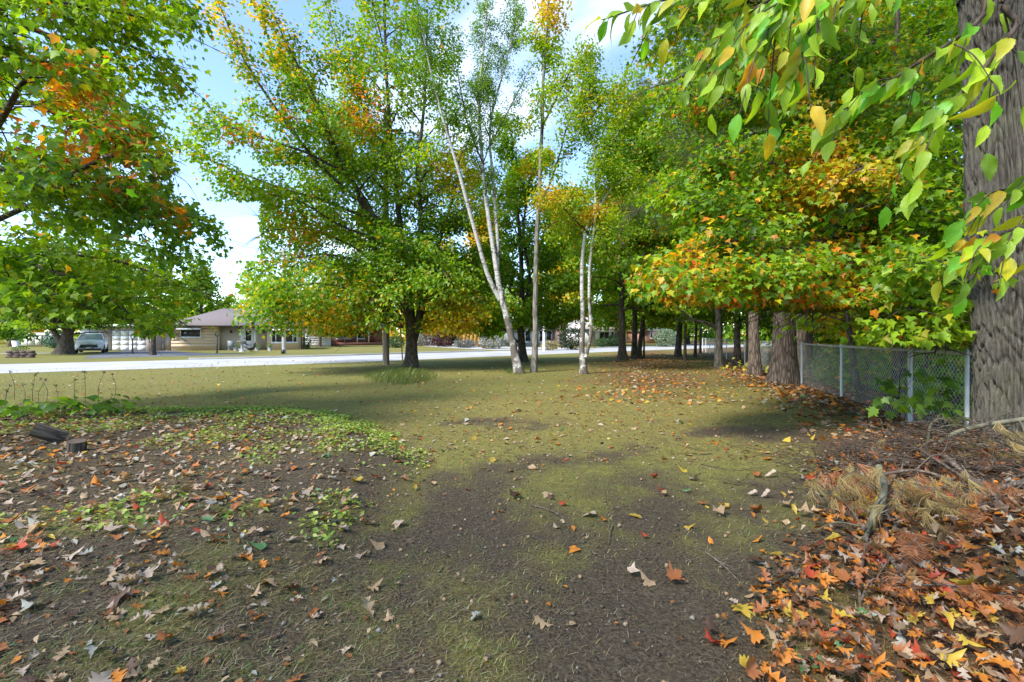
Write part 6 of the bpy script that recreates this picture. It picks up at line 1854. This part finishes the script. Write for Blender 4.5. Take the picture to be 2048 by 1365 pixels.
# clods
n = 9000
y = 1.25 + 6.5 * r.random(n) ** 1.8; x = r.uniform(-1.2, 1.2, n) * (y + .3)
oc = np.array([(1, 0, 0), (-1, 0, 0), (0, 1, 0), (0, -1, 0), (0, 0, .8), (0, 0, -.5)], float)
ot = np.array([(0, 2, 4), (2, 1, 4), (1, 3, 4), (3, 0, 4), (2, 0, 5), (1, 2, 5), (3, 1, 5), (0, 3, 5)])
s = r.uniform(.003, .011, n) * (1 + (r.random(n) < .08) * 1.0)
V = np.stack([x, y, gh(x, y) + s * .3], 1)[:, None] + oc[None] * s[:, None, None] * r.uniform(.6, 1.3, (n, 6, 1))
cs_ = np.array([0.115, 0.084, 0.052]) * r.uniform(.5, 1.6, (n, 1)); lt = r.random(n) < .07; cs_[lt] = np.array([0.30, 0.26, 0.21])
tag(part('soil_crumbs', mkmesh('soil_crumbs', V.reshape(-1, 3), (ot[None] + (np.arange(n) * 6)[:, None, None]).reshape(-1, 3), None, np.repeat(cs_, 6, 0)), M_litter), 'soil crumbs and grit on the bare ground', 'soil crumbs', None, 'stuff')
# grass
n = 200000
y = 1.3 + 13.5 * r.random(n) ** 1.35; x = r.uniform(-1.2, 1.2, n) * (y + .4)
g, m_, b_ = cover(x, y)
pp = np.stack([x, y], 1)
tuft = nC(pp) * .5 + Noise(33, 16.0, 12, 2)(pp) * .45
k = (r.random(n) < np.clip(g * .95 + .07, 0, 1) ** 1.2 * np.clip(.62 + .55 * tuft, .05, 1)) | ((tuft > .95) & (r.random(n) < .5)) | ((x < -.4) & (y < 6) & (tuft > .45) & (r.random(n) < .35))
x, y, g, m_ = x[k], y[k], g[k], m_[k]; n = len(x)
a = r.uniform(0, 6.283, n)
D = nrm(np.stack([np.cos(a) * .9, np.sin(a) * .9, r.uniform(.15, .9, n)], 1))
C = np.stack([x, y, gh(x, y) - .002], 1)
bv = np.stack([np.cos(a), np.sin(a), -.6 + 0 * a], 1) * r.uniform(.05, .35, (n, 1))
ga = np.array([(0.12, 0.19, 0.03), (0.20, 0.25, 0.05), (0.34, 0.30, 0.07), (0.46, 0.37, 0.15), (0.10, 0.22, 0.03)])
wts = np.where((x < -.6)[:, None], np.array([[.3, .25, .1, .1, .25]]), np.array([[.10, .22, .36, .29, .03]]))
ci = (r.random(n)[:, None] > np.cumsum(wts, 1)).sum(1).clip(0, 4)
V, T, cc = blades(C, D, r.uniform(.018, .05, n) * (1 + .25 * (y < 4)), r.uniform(.0022, .0045, n) * (1 + .06 * y), bv, ga[ci] * r.uniform(.7, 1.2, (n, 1)))
tag(part('grass', mkmesh('grass', V, T, None, cc), M_grassblade), 'short thin yellowing grass over the lawn and soil', 'grass', None, 'stuff')
# low yellow-green ground cover along the back of the raised bed
n = 90000
x = r.uniform(-10, -0.9, n); y = r.uniform(3.0, 9.7, n)
e = bed(x, y)
pp = np.stack([x, y], 1)
want = np.exp(-((e - .5) / .75) ** 2) * sstep(4.6, 7.0, y) * 1.3 + .30 * (nB(pp) > .25)
k = (r.random(n) < want * np.clip(.6 + .8 * nC(pp), 0, 1)) & (e > -.12); x, y = x[k], y[k]; n = len(x)
C = np.stack([x, y, gh(x, y) + r.uniform(.005, .06, n)], 1)
cg = np.array([(0.30, 0.40, 0.055), (0.20, 0.33, 0.04), (0.40, 0.46, 0.09)])[r.integers(0, 3, n)] * r.uniform(.7, 1.15, (n, 1))
a = r.uniform(0, 6.283, n)
V, F, cc = scatter('birch', C, np.stack([np.cos(a), np.sin(a), r.normal(0, .3, n)], 1), nrm(np.array([0, 0, 1.0]) + r.normal(0, .4, (n, 3))), r.uniform(.025, .06, n), cg)
tag(part('ground_cover', mkmesh('ground_cover', V, F, None, cc), M_grassblade), 'low yellow-green creeping ground cover on the back of the raised bed', 'ground cover', None, 'stuff')


def grass_clump(px0, px1, py0, py1, n, h, label, seed, cols):
    r = np.random.default_rng(seed)
    px = r.uniform(px0, px1, n); py = r.uniform(py0, py1, n)
    e = ((px - (px0 + px1) / 2) / ((px1 - px0) / 2)) ** 2 + ((py - (py0 + py1) / 2) / ((py1 - py0) / 2)) ** 2
    k = e < r.uniform(.5, 1.05, n); px, py, e = px[k], py[k], e[k]; n = len(px)
    d = FPX * EYE / (py - HY); C = np.stack([(px - CX) / FPX * d, d, np.zeros(n)], 1)
    a = r.uniform(0, 6.283, n)
    D = nrm(np.stack([np.cos(a) * .5, np.sin(a) * .5, np.ones(n)], 1))
    bv = np.stack([np.cos(a), np.sin(a), -.8 + 0 * a], 1) * r.uniform(.1, .5, (n, 1))
    cc = np.array(cols)[r.integers(0, len(cols), n)] * r.uniform(.6, 1.2, (n, 1))
    V, T, cc = blades(C, D, h * r.uniform(.5, 1.1, n) * (1.15 - .7 * e), r.uniform(.008, .016, n), bv, cc)
    tag(part('long_grass', mkmesh('long_grass', V, T, None, cc), M_grassblade), label, 'long grass', None, 'stuff')


grass_clump(722, 880, 738, 772, 3000, .40, 'mound of uncut long grass at the foot of the broad maple', 5, [(0.13, 0.22, 0.04), (0.22, 0.29, 0.06), (0.30, 0.30, 0.11)])
grass_clump(1008, 1052, 736, 752, 500, .25, 'tuft of uncut grass around the leaning birch foot', 6, [(0.10, 0.18, 0.05), (0.18, 0.25, 0.06)])

# ---------------------------------------------------------------- acorns
r = np.random.default_rng(15)
prof = [(-.5, .02), (-.42, .22), (-.2, .42), (.1, .46), (.35, .36), (.52, .14), (.6, .01)]
am = MB().tube([(0, 0, z) for z, _ in prof], [w for _, w in prof], 8).mesh('nut', True); am.materials.append(paint('acorn_shell', (0.26, 0.16, 0.08), .5, .3, 2))
cm_ = MB().tube([(0, 0, z) for z in (-.6, -.5, -.3, -.08)], [.08, .38, .5, .5], 8).mesh('cap', True); cm_.materials.append(paint('acorn_cap', (0.30, 0.23, 0.16), .9, .2, 2))
for i in range(95):
    y = 1.9 + 4.6 * r.random() ** 1.4; x = r.uniform(-.9, 2.6) * (0.55 + .22 * y)
    s = r.uniform(.019, .028)
    t = thing('acorn', 'brown acorn lying on the bare soil', 'acorn', (x, y, float(gh(x, y)) + s * .36), 0, 'acorns scattered over the bare soil')
    t.rotation_euler = (R(90) + r.normal(0, .3), 0, r.uniform(0, 6.28))
    t.scale = (s, s, s)
    o = bpy.data.objects.new('nut', am); COL.objects.link(o); o.parent = t
    if r.random() < .5:
        o = bpy.data.objects.new('cap', cm_); COL.objects.link(o); o.parent = t

# ---------------------------------------------------------------- cut logs and plants on the left
M_cut = paint('cut_wood', (0.11, 0.08, 0.06), .9, .3, 20)
for px, py, ln, rad, rot, lab in ((128, 884, .30, .085, (R(62), 0, R(-52)), 'dark cut log leaning on the raised bed, cut end up'), (152, 903, .12, .085, (R(8), R(6), 0.3), 'short dark log stub standing beside the leaning log')):
    p = WG(px, py, 0.0)
    t = thing('log', lab, 'log', p + (0, 0, .05 if ln > .2 else 0)); t.rotation_euler = rot
    rr = np.random.default_rng(int(px)); a = np.arange(20) / 20 * 6.283; V = []
    for z in (-.02, ln * .3, ln * .65, ln):
        V += [(rad * (1 + .06 * math.sin(3 * q + z * 9) + rr.normal(0, .02)) * math.cos(q), rad * (1 + .06 * math.sin(3 * q)) * math.sin(q), z) for q in a]
    MB().add(V, quads=[(i * 20 + j, i * 20 + (j + 1) % 20, i * 20 + 20 + (j + 1) % 20, i * 20 + 20 + j) for i in range(3) for j in range(20)]).part('bark', M_maple, t, True)
    ring = np.array(V[60:80])
    MB().add(np.concatenate([ring * (.97, .97, 1) + (0, 0, .001), [[0, 0, ln - .012]]]), tris=[(j, (j + 1) % 20, 20) for j in range(20)]).part('cut_face', M_cut, t)

BROAD = [0.02, 0.2, 0.34, 0.36, 0.3, 0.18, 0.01]
BR = [strip_leaf(BROAD, .3, .3), strip_leaf(BROAD, .15, .5, .2)]


def broad_plant(px, py, n, size, label, cols, h=.3, seed=0):
    r = np.random.default_rng(int(px * 3 + py) + seed); p = WG(px, py)
    t = thing('leafy_plant', label, 'plant', p, 0, 'leafy plants at the left edge')
    for k in range(n):
        a = k * 2.4 + r.normal(0, .3); rr = r.uniform(.03, .24); z = h * r.uniform(.35, 1.0)
        C = np.array([math.cos(a) * rr, math.sin(a) * rr, z])
        D = np.array([math.cos(a), math.sin(a), r.uniform(-.35, .25)])
        MB().tube([(0, 0, -.02), tuple(C * (.5, .5, .7)), tuple(C)], [.004, .003, .002], 4).part('stalk', M_greenwood, t)
        leaf_objects(t, np.zeros(3), BR[k % 2], C[None], D[None], nrm(np.array([0, 0, 1.0]) + r.normal(0, .25, 3))[None], np.array([size * r.uniform(.7, 1.2)]), np.array([cols[r.integers(len(cols))]]), M_leafnear)


GP = [(0.08, 0.21, 0.025), (0.13, 0.29, 0.03), (0.10, 0.24, 0.03)]
for q in ((18, 832, 'leafy plant at the extreme left edge behind the logs'), (55, 845, 'broad-leaved plant between the left edge and the logs'), (88, 828, 'broad-leaved plant behind the leaning log'),
          (122, 838, 'leafy plant directly above the log stub'), (150, 822, 'leafy plant under the dry stalks'), (185, 836, 'low broad-leaved plant right of the logs'),
          (212, 822, 'fuller green plant at the bed corner'), (240, 828, 'last broad-leaved plant before the yellow-green ground cover')):
    broad_plant(q[0], q[1], 11, .17, q[2], GP, .26)

r = np.random.default_rng(44)
stalk_px = [(12, 812), (28, 800), (45, 808), (66, 818), (78, 812), (92, 806), (120, 815), (152, 812), (170, 808), (198, 806), (228, 800), (8, 826)]
nm = ['first', 'second', 'third', 'fourth', 'fifth', 'sixth', 'seventh', 'eighth', 'ninth', 'tenth', 'eleventh', 'twelfth']
order = sorted(range(12), key=lambda i: stalk_px[i][0])
for i, (px, py) in enumerate(stalk_px):
    p = WG(px, py); h = r.uniform(.35, .75)
    t = thing('dry_stalk', f'{nm[order.index(i)]} dry brown weed stalk counted from the left edge', 'weed', p, 0, 'dry weed stalks at the left edge')
    P = catmull([(0, 0, -.03), (r.normal(0, .03), 0, h * .5), (r.normal(0, .07), r.normal(0, .05), h)], 10)
    MB().tube(P, np.linspace(.006, .003, 10), 5).part('stem', M_deadwood, t, True)
    mb = MB()
    for k in range(10):
        d = nrm(r.normal(size=3) + (0, 0, .8)) * r.uniform(.02, .06)
        mb.tube([P[-1], P[-1] + d], [.003, .006], 4)
    mb.part('seed_head', M_deadwood, t)
    for k in range(3):
        j = r.integers(3, 8); d = nrm(np.array([r.normal(), r.normal(), .5])) * r.uniform(.06, .13)
        leaf_objects(t, np.zeros(3), OV[1], P[j][None], d[None], np.array([[0, 0, 1.0]]), np.array([.07]), np.array([(.20, .19, .07)]), M_litter)

# ---------------------------------------------------------------- maple saplings at the fence
def sapling(label, pts, stem, size, cols, face=.5, name='maple_sapling', group='maple saplings at the fence'):
    r = np.random.default_rng(int(pts[0][0])); b = np.array(stem[0]); b[2] = gh(b[0], b[1])
    t = thing(name, label, 'sapling', b, 0, group)
    MB().tube(catmull([b - b] + [np.array(s) - b for s in stem[1:]], 12), np.linspace(.012, .004, 12), 6).part('stem', M_twig, t, True)
    for px, py, d, n in pts:
        c = W(px, py, d); root_p = np.array(stem[min(len(stem) - 1, 1)])
        MB().tube(catmull([root_p - b, (root_p + c) / 2 + (0, 0, .05) - b, c - b], 8), np.linspace(.006, .002, 8), 4).part('branch', M_twig, t, True)
        for k in range(n):
            C = c + r.normal(0, 1, 3) * (.13, .12, .07)
            D = nrm(np.array([r.normal(), -.3 + r.normal() * .6, -.5])); Nn = nrm(np.array([0, -.55, .8]) + r.normal(0, face, 3))
            leaf_objects(t, b, 'maple', C[None], D[None], Nn[None], np.array([size * r.uniform(.7, 1.2)]), np.array([cols[r.integers(len(cols))]]), M_leafnear)


GS = [(0.09, 0.24, 0.03), (0.13, 0.30, 0.035), (0.07, 0.19, 0.03), (0.17, 0.34, 0.04)]
sapling('green maple sapling growing through the fence left of the oak', [(1772, 765, 7.4, 7), (1832, 752, 7.3, 8), (1815, 800, 7.2, 6), (1775, 822, 7.2, 7), (1760, 795, 7.3, 5), (1800, 775, 7.4, 6)],
        [W(1800, 850, 7.6), W(1798, 800, 7.5), W(1800, 740, 7.4)], .155, GS)
sapling('green maple sapling tight against the left side of the oak', [(1885, 805, 6.9, 7), (1925, 785, 6.9, 7), (1905, 760, 7.0, 6), (1935, 825, 6.8, 6), (1870, 780, 7.0, 6), (1865, 820, 6.9, 6), (1900, 730, 7.1, 5)],
        [W(1905, 860, 7.1), W(1905, 800, 7.0), W(1910, 740, 7.0)], .15, GS)
YS = [(0.66, 0.46, 0.05), (0.60, 0.42, 0.05), (0.56, 0.46, 0.07)]
for px, py, lab in ((1528, 752, 'yellow maple seedling at the foot of the tall brown trunk'), (1497, 748, 'yellow maple seedling left of the tall brown trunk'), (1462, 742, 'small yellow seedling beside the pale-barked maple')):
    b = G(px, py); d = b[1]
    sapling(lab, [(px, py - 14, d, 5), (px - 8, py - 8, d, 4), (px + 8, py - 20, d, 4)], [b, b + (0, 0, .25), b + (.02, 0, .5)], .17, YS)

# undergrowth behind the fence
r = np.random.default_rng(55); n = 21000
y = 6.5 + 26 * r.random(n) ** 1.2; x = 4.34 + .3 * y + .45 + r.random(n) ** 1.3 * (3 + .6 * y)
C = np.stack([x, y, r.random(n) ** 1.5 * 2.2 + .05], 1)
k = Noise(56, .9)(C) + .4 * Noise(57, 2.4)(C) > .05 - .4 * (x > 7.5) * (y < 11); C = C[k]; n = len(C)
col = palette(r, C, .18, .03, .42, seed=58, scale=.7)
V, F, cc = scatter('maple_far', C, nrm(r.normal(0, 1, (n, 3)) + (0, 0, -.4)), nrm(np.array([0, -.2, 1.0]) + r.normal(0, .5, (n, 3))), r.uniform(.09, .17, n), col)
tag(part('undergrowth', mkmesh('undergrowth', V, F, None, cc), M_leaf), 'leafy undergrowth covering the ground behind the fence', 'undergrowth', None, 'stuff')
# woodland floor litter and dead twigs behind the fence
n = 7000; y = 6 + 24 * r.random(n) ** 1.2; x = 4.34 + .3 * y + .2 + r.random(n) * (4 + .5 * y)
C = np.stack([x, y, .01 + .04 * r.random(n)], 1); a = r.uniform(0, 6.283, n)
V, F, cc = scatter('kite', C, np.stack([np.cos(a), np.sin(a), 0 * a], 1), nrm(np.array([0, 0, 1.0]) + r.normal(0, .3, (n, 3))), r.uniform(.07, .15, n), LC[r.choice([0, 1, 2, 3, 7], n)] * r.uniform(.6, 1.1, (n, 1)))
tag(part('woodland_litter', mkmesh('woodland_litter', V, F, None, cc), M_litter), 'brown leaf litter on the woodland floor behind the fence', 'leaf litter', None, 'stuff')
# far treeline all round the horizon
n = 30000; a = r.uniform(-1.5, 1.5, n); rad_ = r.uniform(118, 150, n)
x = np.sin(a) * rad_; y = np.cos(a) * rad_
C = np.stack([x, y, r.beta(1.2, 1.6, n) * (13 + 4 * np.sin(a * 23) + 3 * np.sin(a * 51 + 1))], 1)
col = palette(r, C, .3, .1, .5, seed=61, scale=.09)
V, F, cc = scatter('kite', C, nrm(r.normal(0, 1, (n, 3))), nrm(np.array([0, -.6, .8]) + r.normal(0, .6, (n, 3))), r.uniform(.9, 1.7, n), col)
tag(part('treeline', mkmesh('treeline', V, F, None, cc), M_leaf), 'distant band of autumn trees along the horizon', 'treeline', None, 'stuff')

# oaks added out of view, behind and beside the camera, to shade the foreground
for k, (x, y, lab) in enumerate(((-8.5, -3.5, 'tall oak behind the viewer to the left, shading the foreground'), (-3.0, -8.0, 'tall oak straight behind the viewer, shading the foreground'), (-14.0, 0.5, 'tall oak beyond the left edge beside the near maple'))):
    b = np.array([x, y, 0.0])
    tree('oak_tree', lab, b, [(up(b, 14, (.3, .2)), .3, .05, 'trunk', 1.2)], 800 + k, bark=M_oak, auto=(.45, 4.6, 75, 40, .3), l2=(.6, 1.8), l3=(.45, .6), per=9, leafjit=.3, size=.16, tmpl='kite',
         pal=(.15, .1, .5), limb_parts=False, twigs=False, crown_floor=4.5, cull=lambda C: (C[:, 1] > .3) & (to_px(C)[0] > -60) & (to_px(C)[0] < 2100) & (to_px(C)[1] > -60))
# ---------------------------------------------------------------- the heap of dead branches at the right
M_brush = barkmat('brushwood_bark', (0.035, 0.024, 0.017), (0.12, 0.088, 0.062), 22, 6, 0.4)
NT = [needle_tuft(34, .6, .014, 5 + i, .45) for i in range(3)]
NC = [(0.46, 0.34, 0.14), (0.40, 0.28, 0.10), (0.48, 0.20, 0.08), (0.36, 0.13, 0.05)]
nt_mesh = []
for i in range(3):
    for c in NC:
        rr = np.random.default_rng(i)
        tv, tt = NT[i]
        cc = np.repeat(np.array(c) * rr.uniform(.6, 1.3, (34, 1)), 5, 0)
        me = mkmesh('needle_spray', tv, tt, None, cc); me.materials.append(M_litter); nt_mesh.append(me)


def dead_branch(label, pts, r0, r1, mat=None, twigs=6, sprays=0, rust=False, seed=0, tl=.35):
    r = np.random.default_rng(seed + 900)
    P = np.array([WG(a, b_, h) for a, b_, h in pts])
    base = P[0].copy()
    t = thing('dead_branch', label, 'branch', base, 0, 'dead branches heaped at the right')
    twigs = int(twigs * 1.7)
    C = catmull(P, 22)
    C[1:-1] += np.cumsum(r.normal(0, .0015, (20, 3)), 0)
    kn = 1 + .12 * np.sin(np.arange(22) * 1.9 + seed) * 0.35
    MB().tube(C - base, np.linspace(r0, r1, 22) * kn, 9).part('limb', mat or M_deadwood, t, True)
    ends = []
    for k in range(twigs):
        i = r.integers(3, 21); d = nrm(r.normal(size=3) + (0, 0, .15)); L = tl * r.uniform(.4, 1.2)
        Q = catmull([C[i], C[i] + d * L * .5 + r.normal(0, .03, 3), C[i] + d * L + (0, 0, -.25 * L) + r.normal(0, .05, 3)], 9)
        g = gh(Q[:, 0], Q[:, 1]) + .01
        Q[:, 2] = np.maximum(Q[:, 2], g)
        MB().tube(Q - base, np.linspace(min(.007, r0 * .5), .0018, 9), 5).part('twig', mat or M_deadwood, t, True)
        ends += [Q[-1], Q[5]]
    ends += [C[j] for j in range(6, 22, 3)]
    for k in range(sprays):
        e = ends[k % len(ends)] + r.normal(0, .03, 3)
        e[2] = max(e[2], gh(e[0], e[1]) + .10)
        m = nt_mesh[r.integers(3) * 4 + (r.integers(2, 4) if (rust or r.random() < .2) else r.integers(0, 2))]
        o = bpy.data.objects.new('needle_spray', m); COL.objects.link(o); o.parent = t
        T = nrm(np.array([r.normal() * .6, r.normal() * .6 - .3, -.75 if not rust else -.2])); S = nrm(np.cross((0.1, 1, .2), T)); N_ = np.cross(T, S); s = r.uniform(.12, .19); p = e - base
        o.matrix_local = Matrix([[T[a] * s, S[a] * s, N_[a] * s, p[a]] for a in range(3)] + [[0, 0, 0, 1]])


B = dead_branch
B('bent greenish-grey limb standing upright at the front of the heap', [(1758, 935, .26), (1768, 985, .20), (1748, 1022, .14), (1735, 1060, .06), (1730, 1085, .01)], .026, .018, M_greenwood, 3, 2, seed=1)
B('arching thin branch springing right from the bent limb top', [(1762, 950, .24), (1830, 940, .28), (1900, 960, .22), (1930, 985, .12)], .012, .005, None, 6, 8, seed=2)
B('brown limb lying across the middle of the heap', [(1890, 912, .20), (1940, 955, .16), (1985, 985, .10), (1998, 1010, .04)], .021, .015, None, 7, 8, True, seed=3)
B('long smooth greenish branch propped against the oak foot', [(1880, 884, .20), (1920, 862, .32), (1980, 846, .42), (2070, 832, .50)], .019, .022, M_greenwood, 3, 0, seed=4)
B('curved grey branch hooked upward behind the heap', [(1848, 912, .05), (1858, 880, .22), (1862, 850, .36), (1878, 838, .42), (1895, 842, .40)], .014, .008, M_greenwood, 2, 0, seed=5)
B('dark crooked branch stretching towards the fence from the heap', [(1940, 965, .12), (1860, 912, .24), (1800, 880, .22), (1760, 858, .22), (1710, 850, .15)], .014, .005, M_twig, 9, 0, seed=6)
B('pale stick slanting down to the leaf pile', [(1760, 1008, .10), (1790, 1050, .06), (1830, 1125, .02)], .009, .005, None, 3, 5, True, seed=7)
B('slim grey stick running down below the bent limb', [(1733, 1075, .06), (1724, 1130, .04), (1718, 1180, .03), (1730, 1270, .02)], .012, .006, None, 5, 5, True, seed=8)
B('tan needle-covered branch at the front left of the heap', [(1740, 930, .20), (1705, 945, .22), (1680, 965, .20), (1660, 985, .14)], .010, .004, None, 10, 44, seed=9, tl=.25)
B('second needle-covered branch hanging right of the bent limb', [(1790, 960, .22), (1830, 975, .20), (1870, 985, .18), (1905, 1005, .12)], .010, .004, None, 10, 44, seed=10, tl=.25)
B('needle-covered branch high at the back right of the heap', [(2030, 900, .22), (1990, 880, .30), (1950, 870, .28), (1925, 870, .22)], .011, .004, None, 8, 26, seed=11, tl=.25)
B('reddish needle branch low at the right of the heap', [(1900, 1030, .05), (1950, 1010, .10), (2010, 1000, .08), (2070, 1010, .05)], .014, .006, None, 8, 14, True, seed=12)
B('long brown branch lying flat along the back of the heap', [(1690, 945, .06), (1770, 920, .10), (1860, 925, .10), (1960, 935, .10), (2060, 930, .10)], .022, .014, M_twig, 10, 4, seed=13)
B('grey branch crossing the right edge of the heap', [(2060, 960, .16), (2010, 975, .12), (1960, 990, .06)], .024, .014, None, 4, 3, seed=14)
B('thin looping twig branch arching before the oak', [(1930, 905, .10), (1950, 870, .30), (1990, 840, .42), (2040, 815, .52), (2075, 810, .5)], .008, .004, None, 5, 0, seed=15)
B('short broken stub with splintered top left of the heap', [(1705, 930, .0), (1700, 915, .08), (1692, 895, .17)], .034, .030, M_twig, 2, 0, seed=16)
B('thin stick on the soil left of the heap', [(1600, 960, .02), (1650, 945, .05), (1700, 935, .10)], .007, .004, M_twig, 3, 0, seed=17)
B('needle branch buried in the near leaf pile', [(1760, 1080, .05), (1800, 1150, .05), (1850, 1210, .04)], .012, .006, None, 5, 12, True, seed=18)
# fine brushwood between the branches
r = np.random.default_rng(66); n = 1200
x = r.normal(4.2, .70, n); y = r.normal(4.75, .65, n)
a = r.uniform(0, 6.283, n); L = r.uniform(.12, .6, n)
z = gh(x, y) + r.random(n) ** 1.4 * .42 * np.exp(-((x - 4.1) / 1.0) ** 2 - ((y - 4.6) / .9) ** 2) + .008
t = np.linspace(-.5, .5, 5)
P = np.stack([x, y, z], 1)[:, None] + np.stack([np.cos(a), np.sin(a), r.normal(0, .16, n)], 1)[:, None] * (L[:, None] * t)[:, :, None] + r.normal(0, .025, (n, 5, 3)) * L[:, None, None]
P[..., 2] = np.maximum(P[..., 2], gh(P[..., 0], P[..., 1]) + .006)
V, Q = tubes(P, np.broadcast_to(np.linspace(1, .4, 5), (n, 5)) * r.uniform(.002, .006, (n, 1)), 4)
tag(part('brushwood', mkmesh('brushwood', V, None, Q, None, True), M_brush), 'tangle of fine dead twigs filling the branch heap', 'brushwood', None, 'stuff')
# loose twigs on the soil
for i, (px, py, px2, py2, lab) in enumerate(((1062, 1010, 1135, 1040, 'forked pale twig on the bare soil in the centre'), (1225, 1052, 1218, 1088, 'straight pale twig on the soil right of centre'), (1412, 1105, 1490, 1175, 'long thin twig at the edge of the leaf pile'),
                                             (470, 1152, 520, 1148, 'thin curved twig on the left soil'), (650, 1050, 720, 1040, 'dark twig at the bed edge'), (60, 992, 140, 985, 'thin stick among the left litter'))):
    A, Bp = WG(px, py, .008), WG(px2, py2, .008); th = thing('twig', lab, 'twig', A)
    C = catmull([A, (A + Bp) / 2 + (0, .02, .012), Bp], 10)
    MB().tube(C - A, np.linspace(.007, .0025, 10), 6).part('stem', M_deadwood, th, True)
    if i in (0, 2):
        for k in range(5):
            q = C[2 + k]; MB().tube([q - A, q - A + np.array([.03 + .02 * k, -.10, .004])], [.003, .0015], 4).part('side_twig', M_deadwood, th)
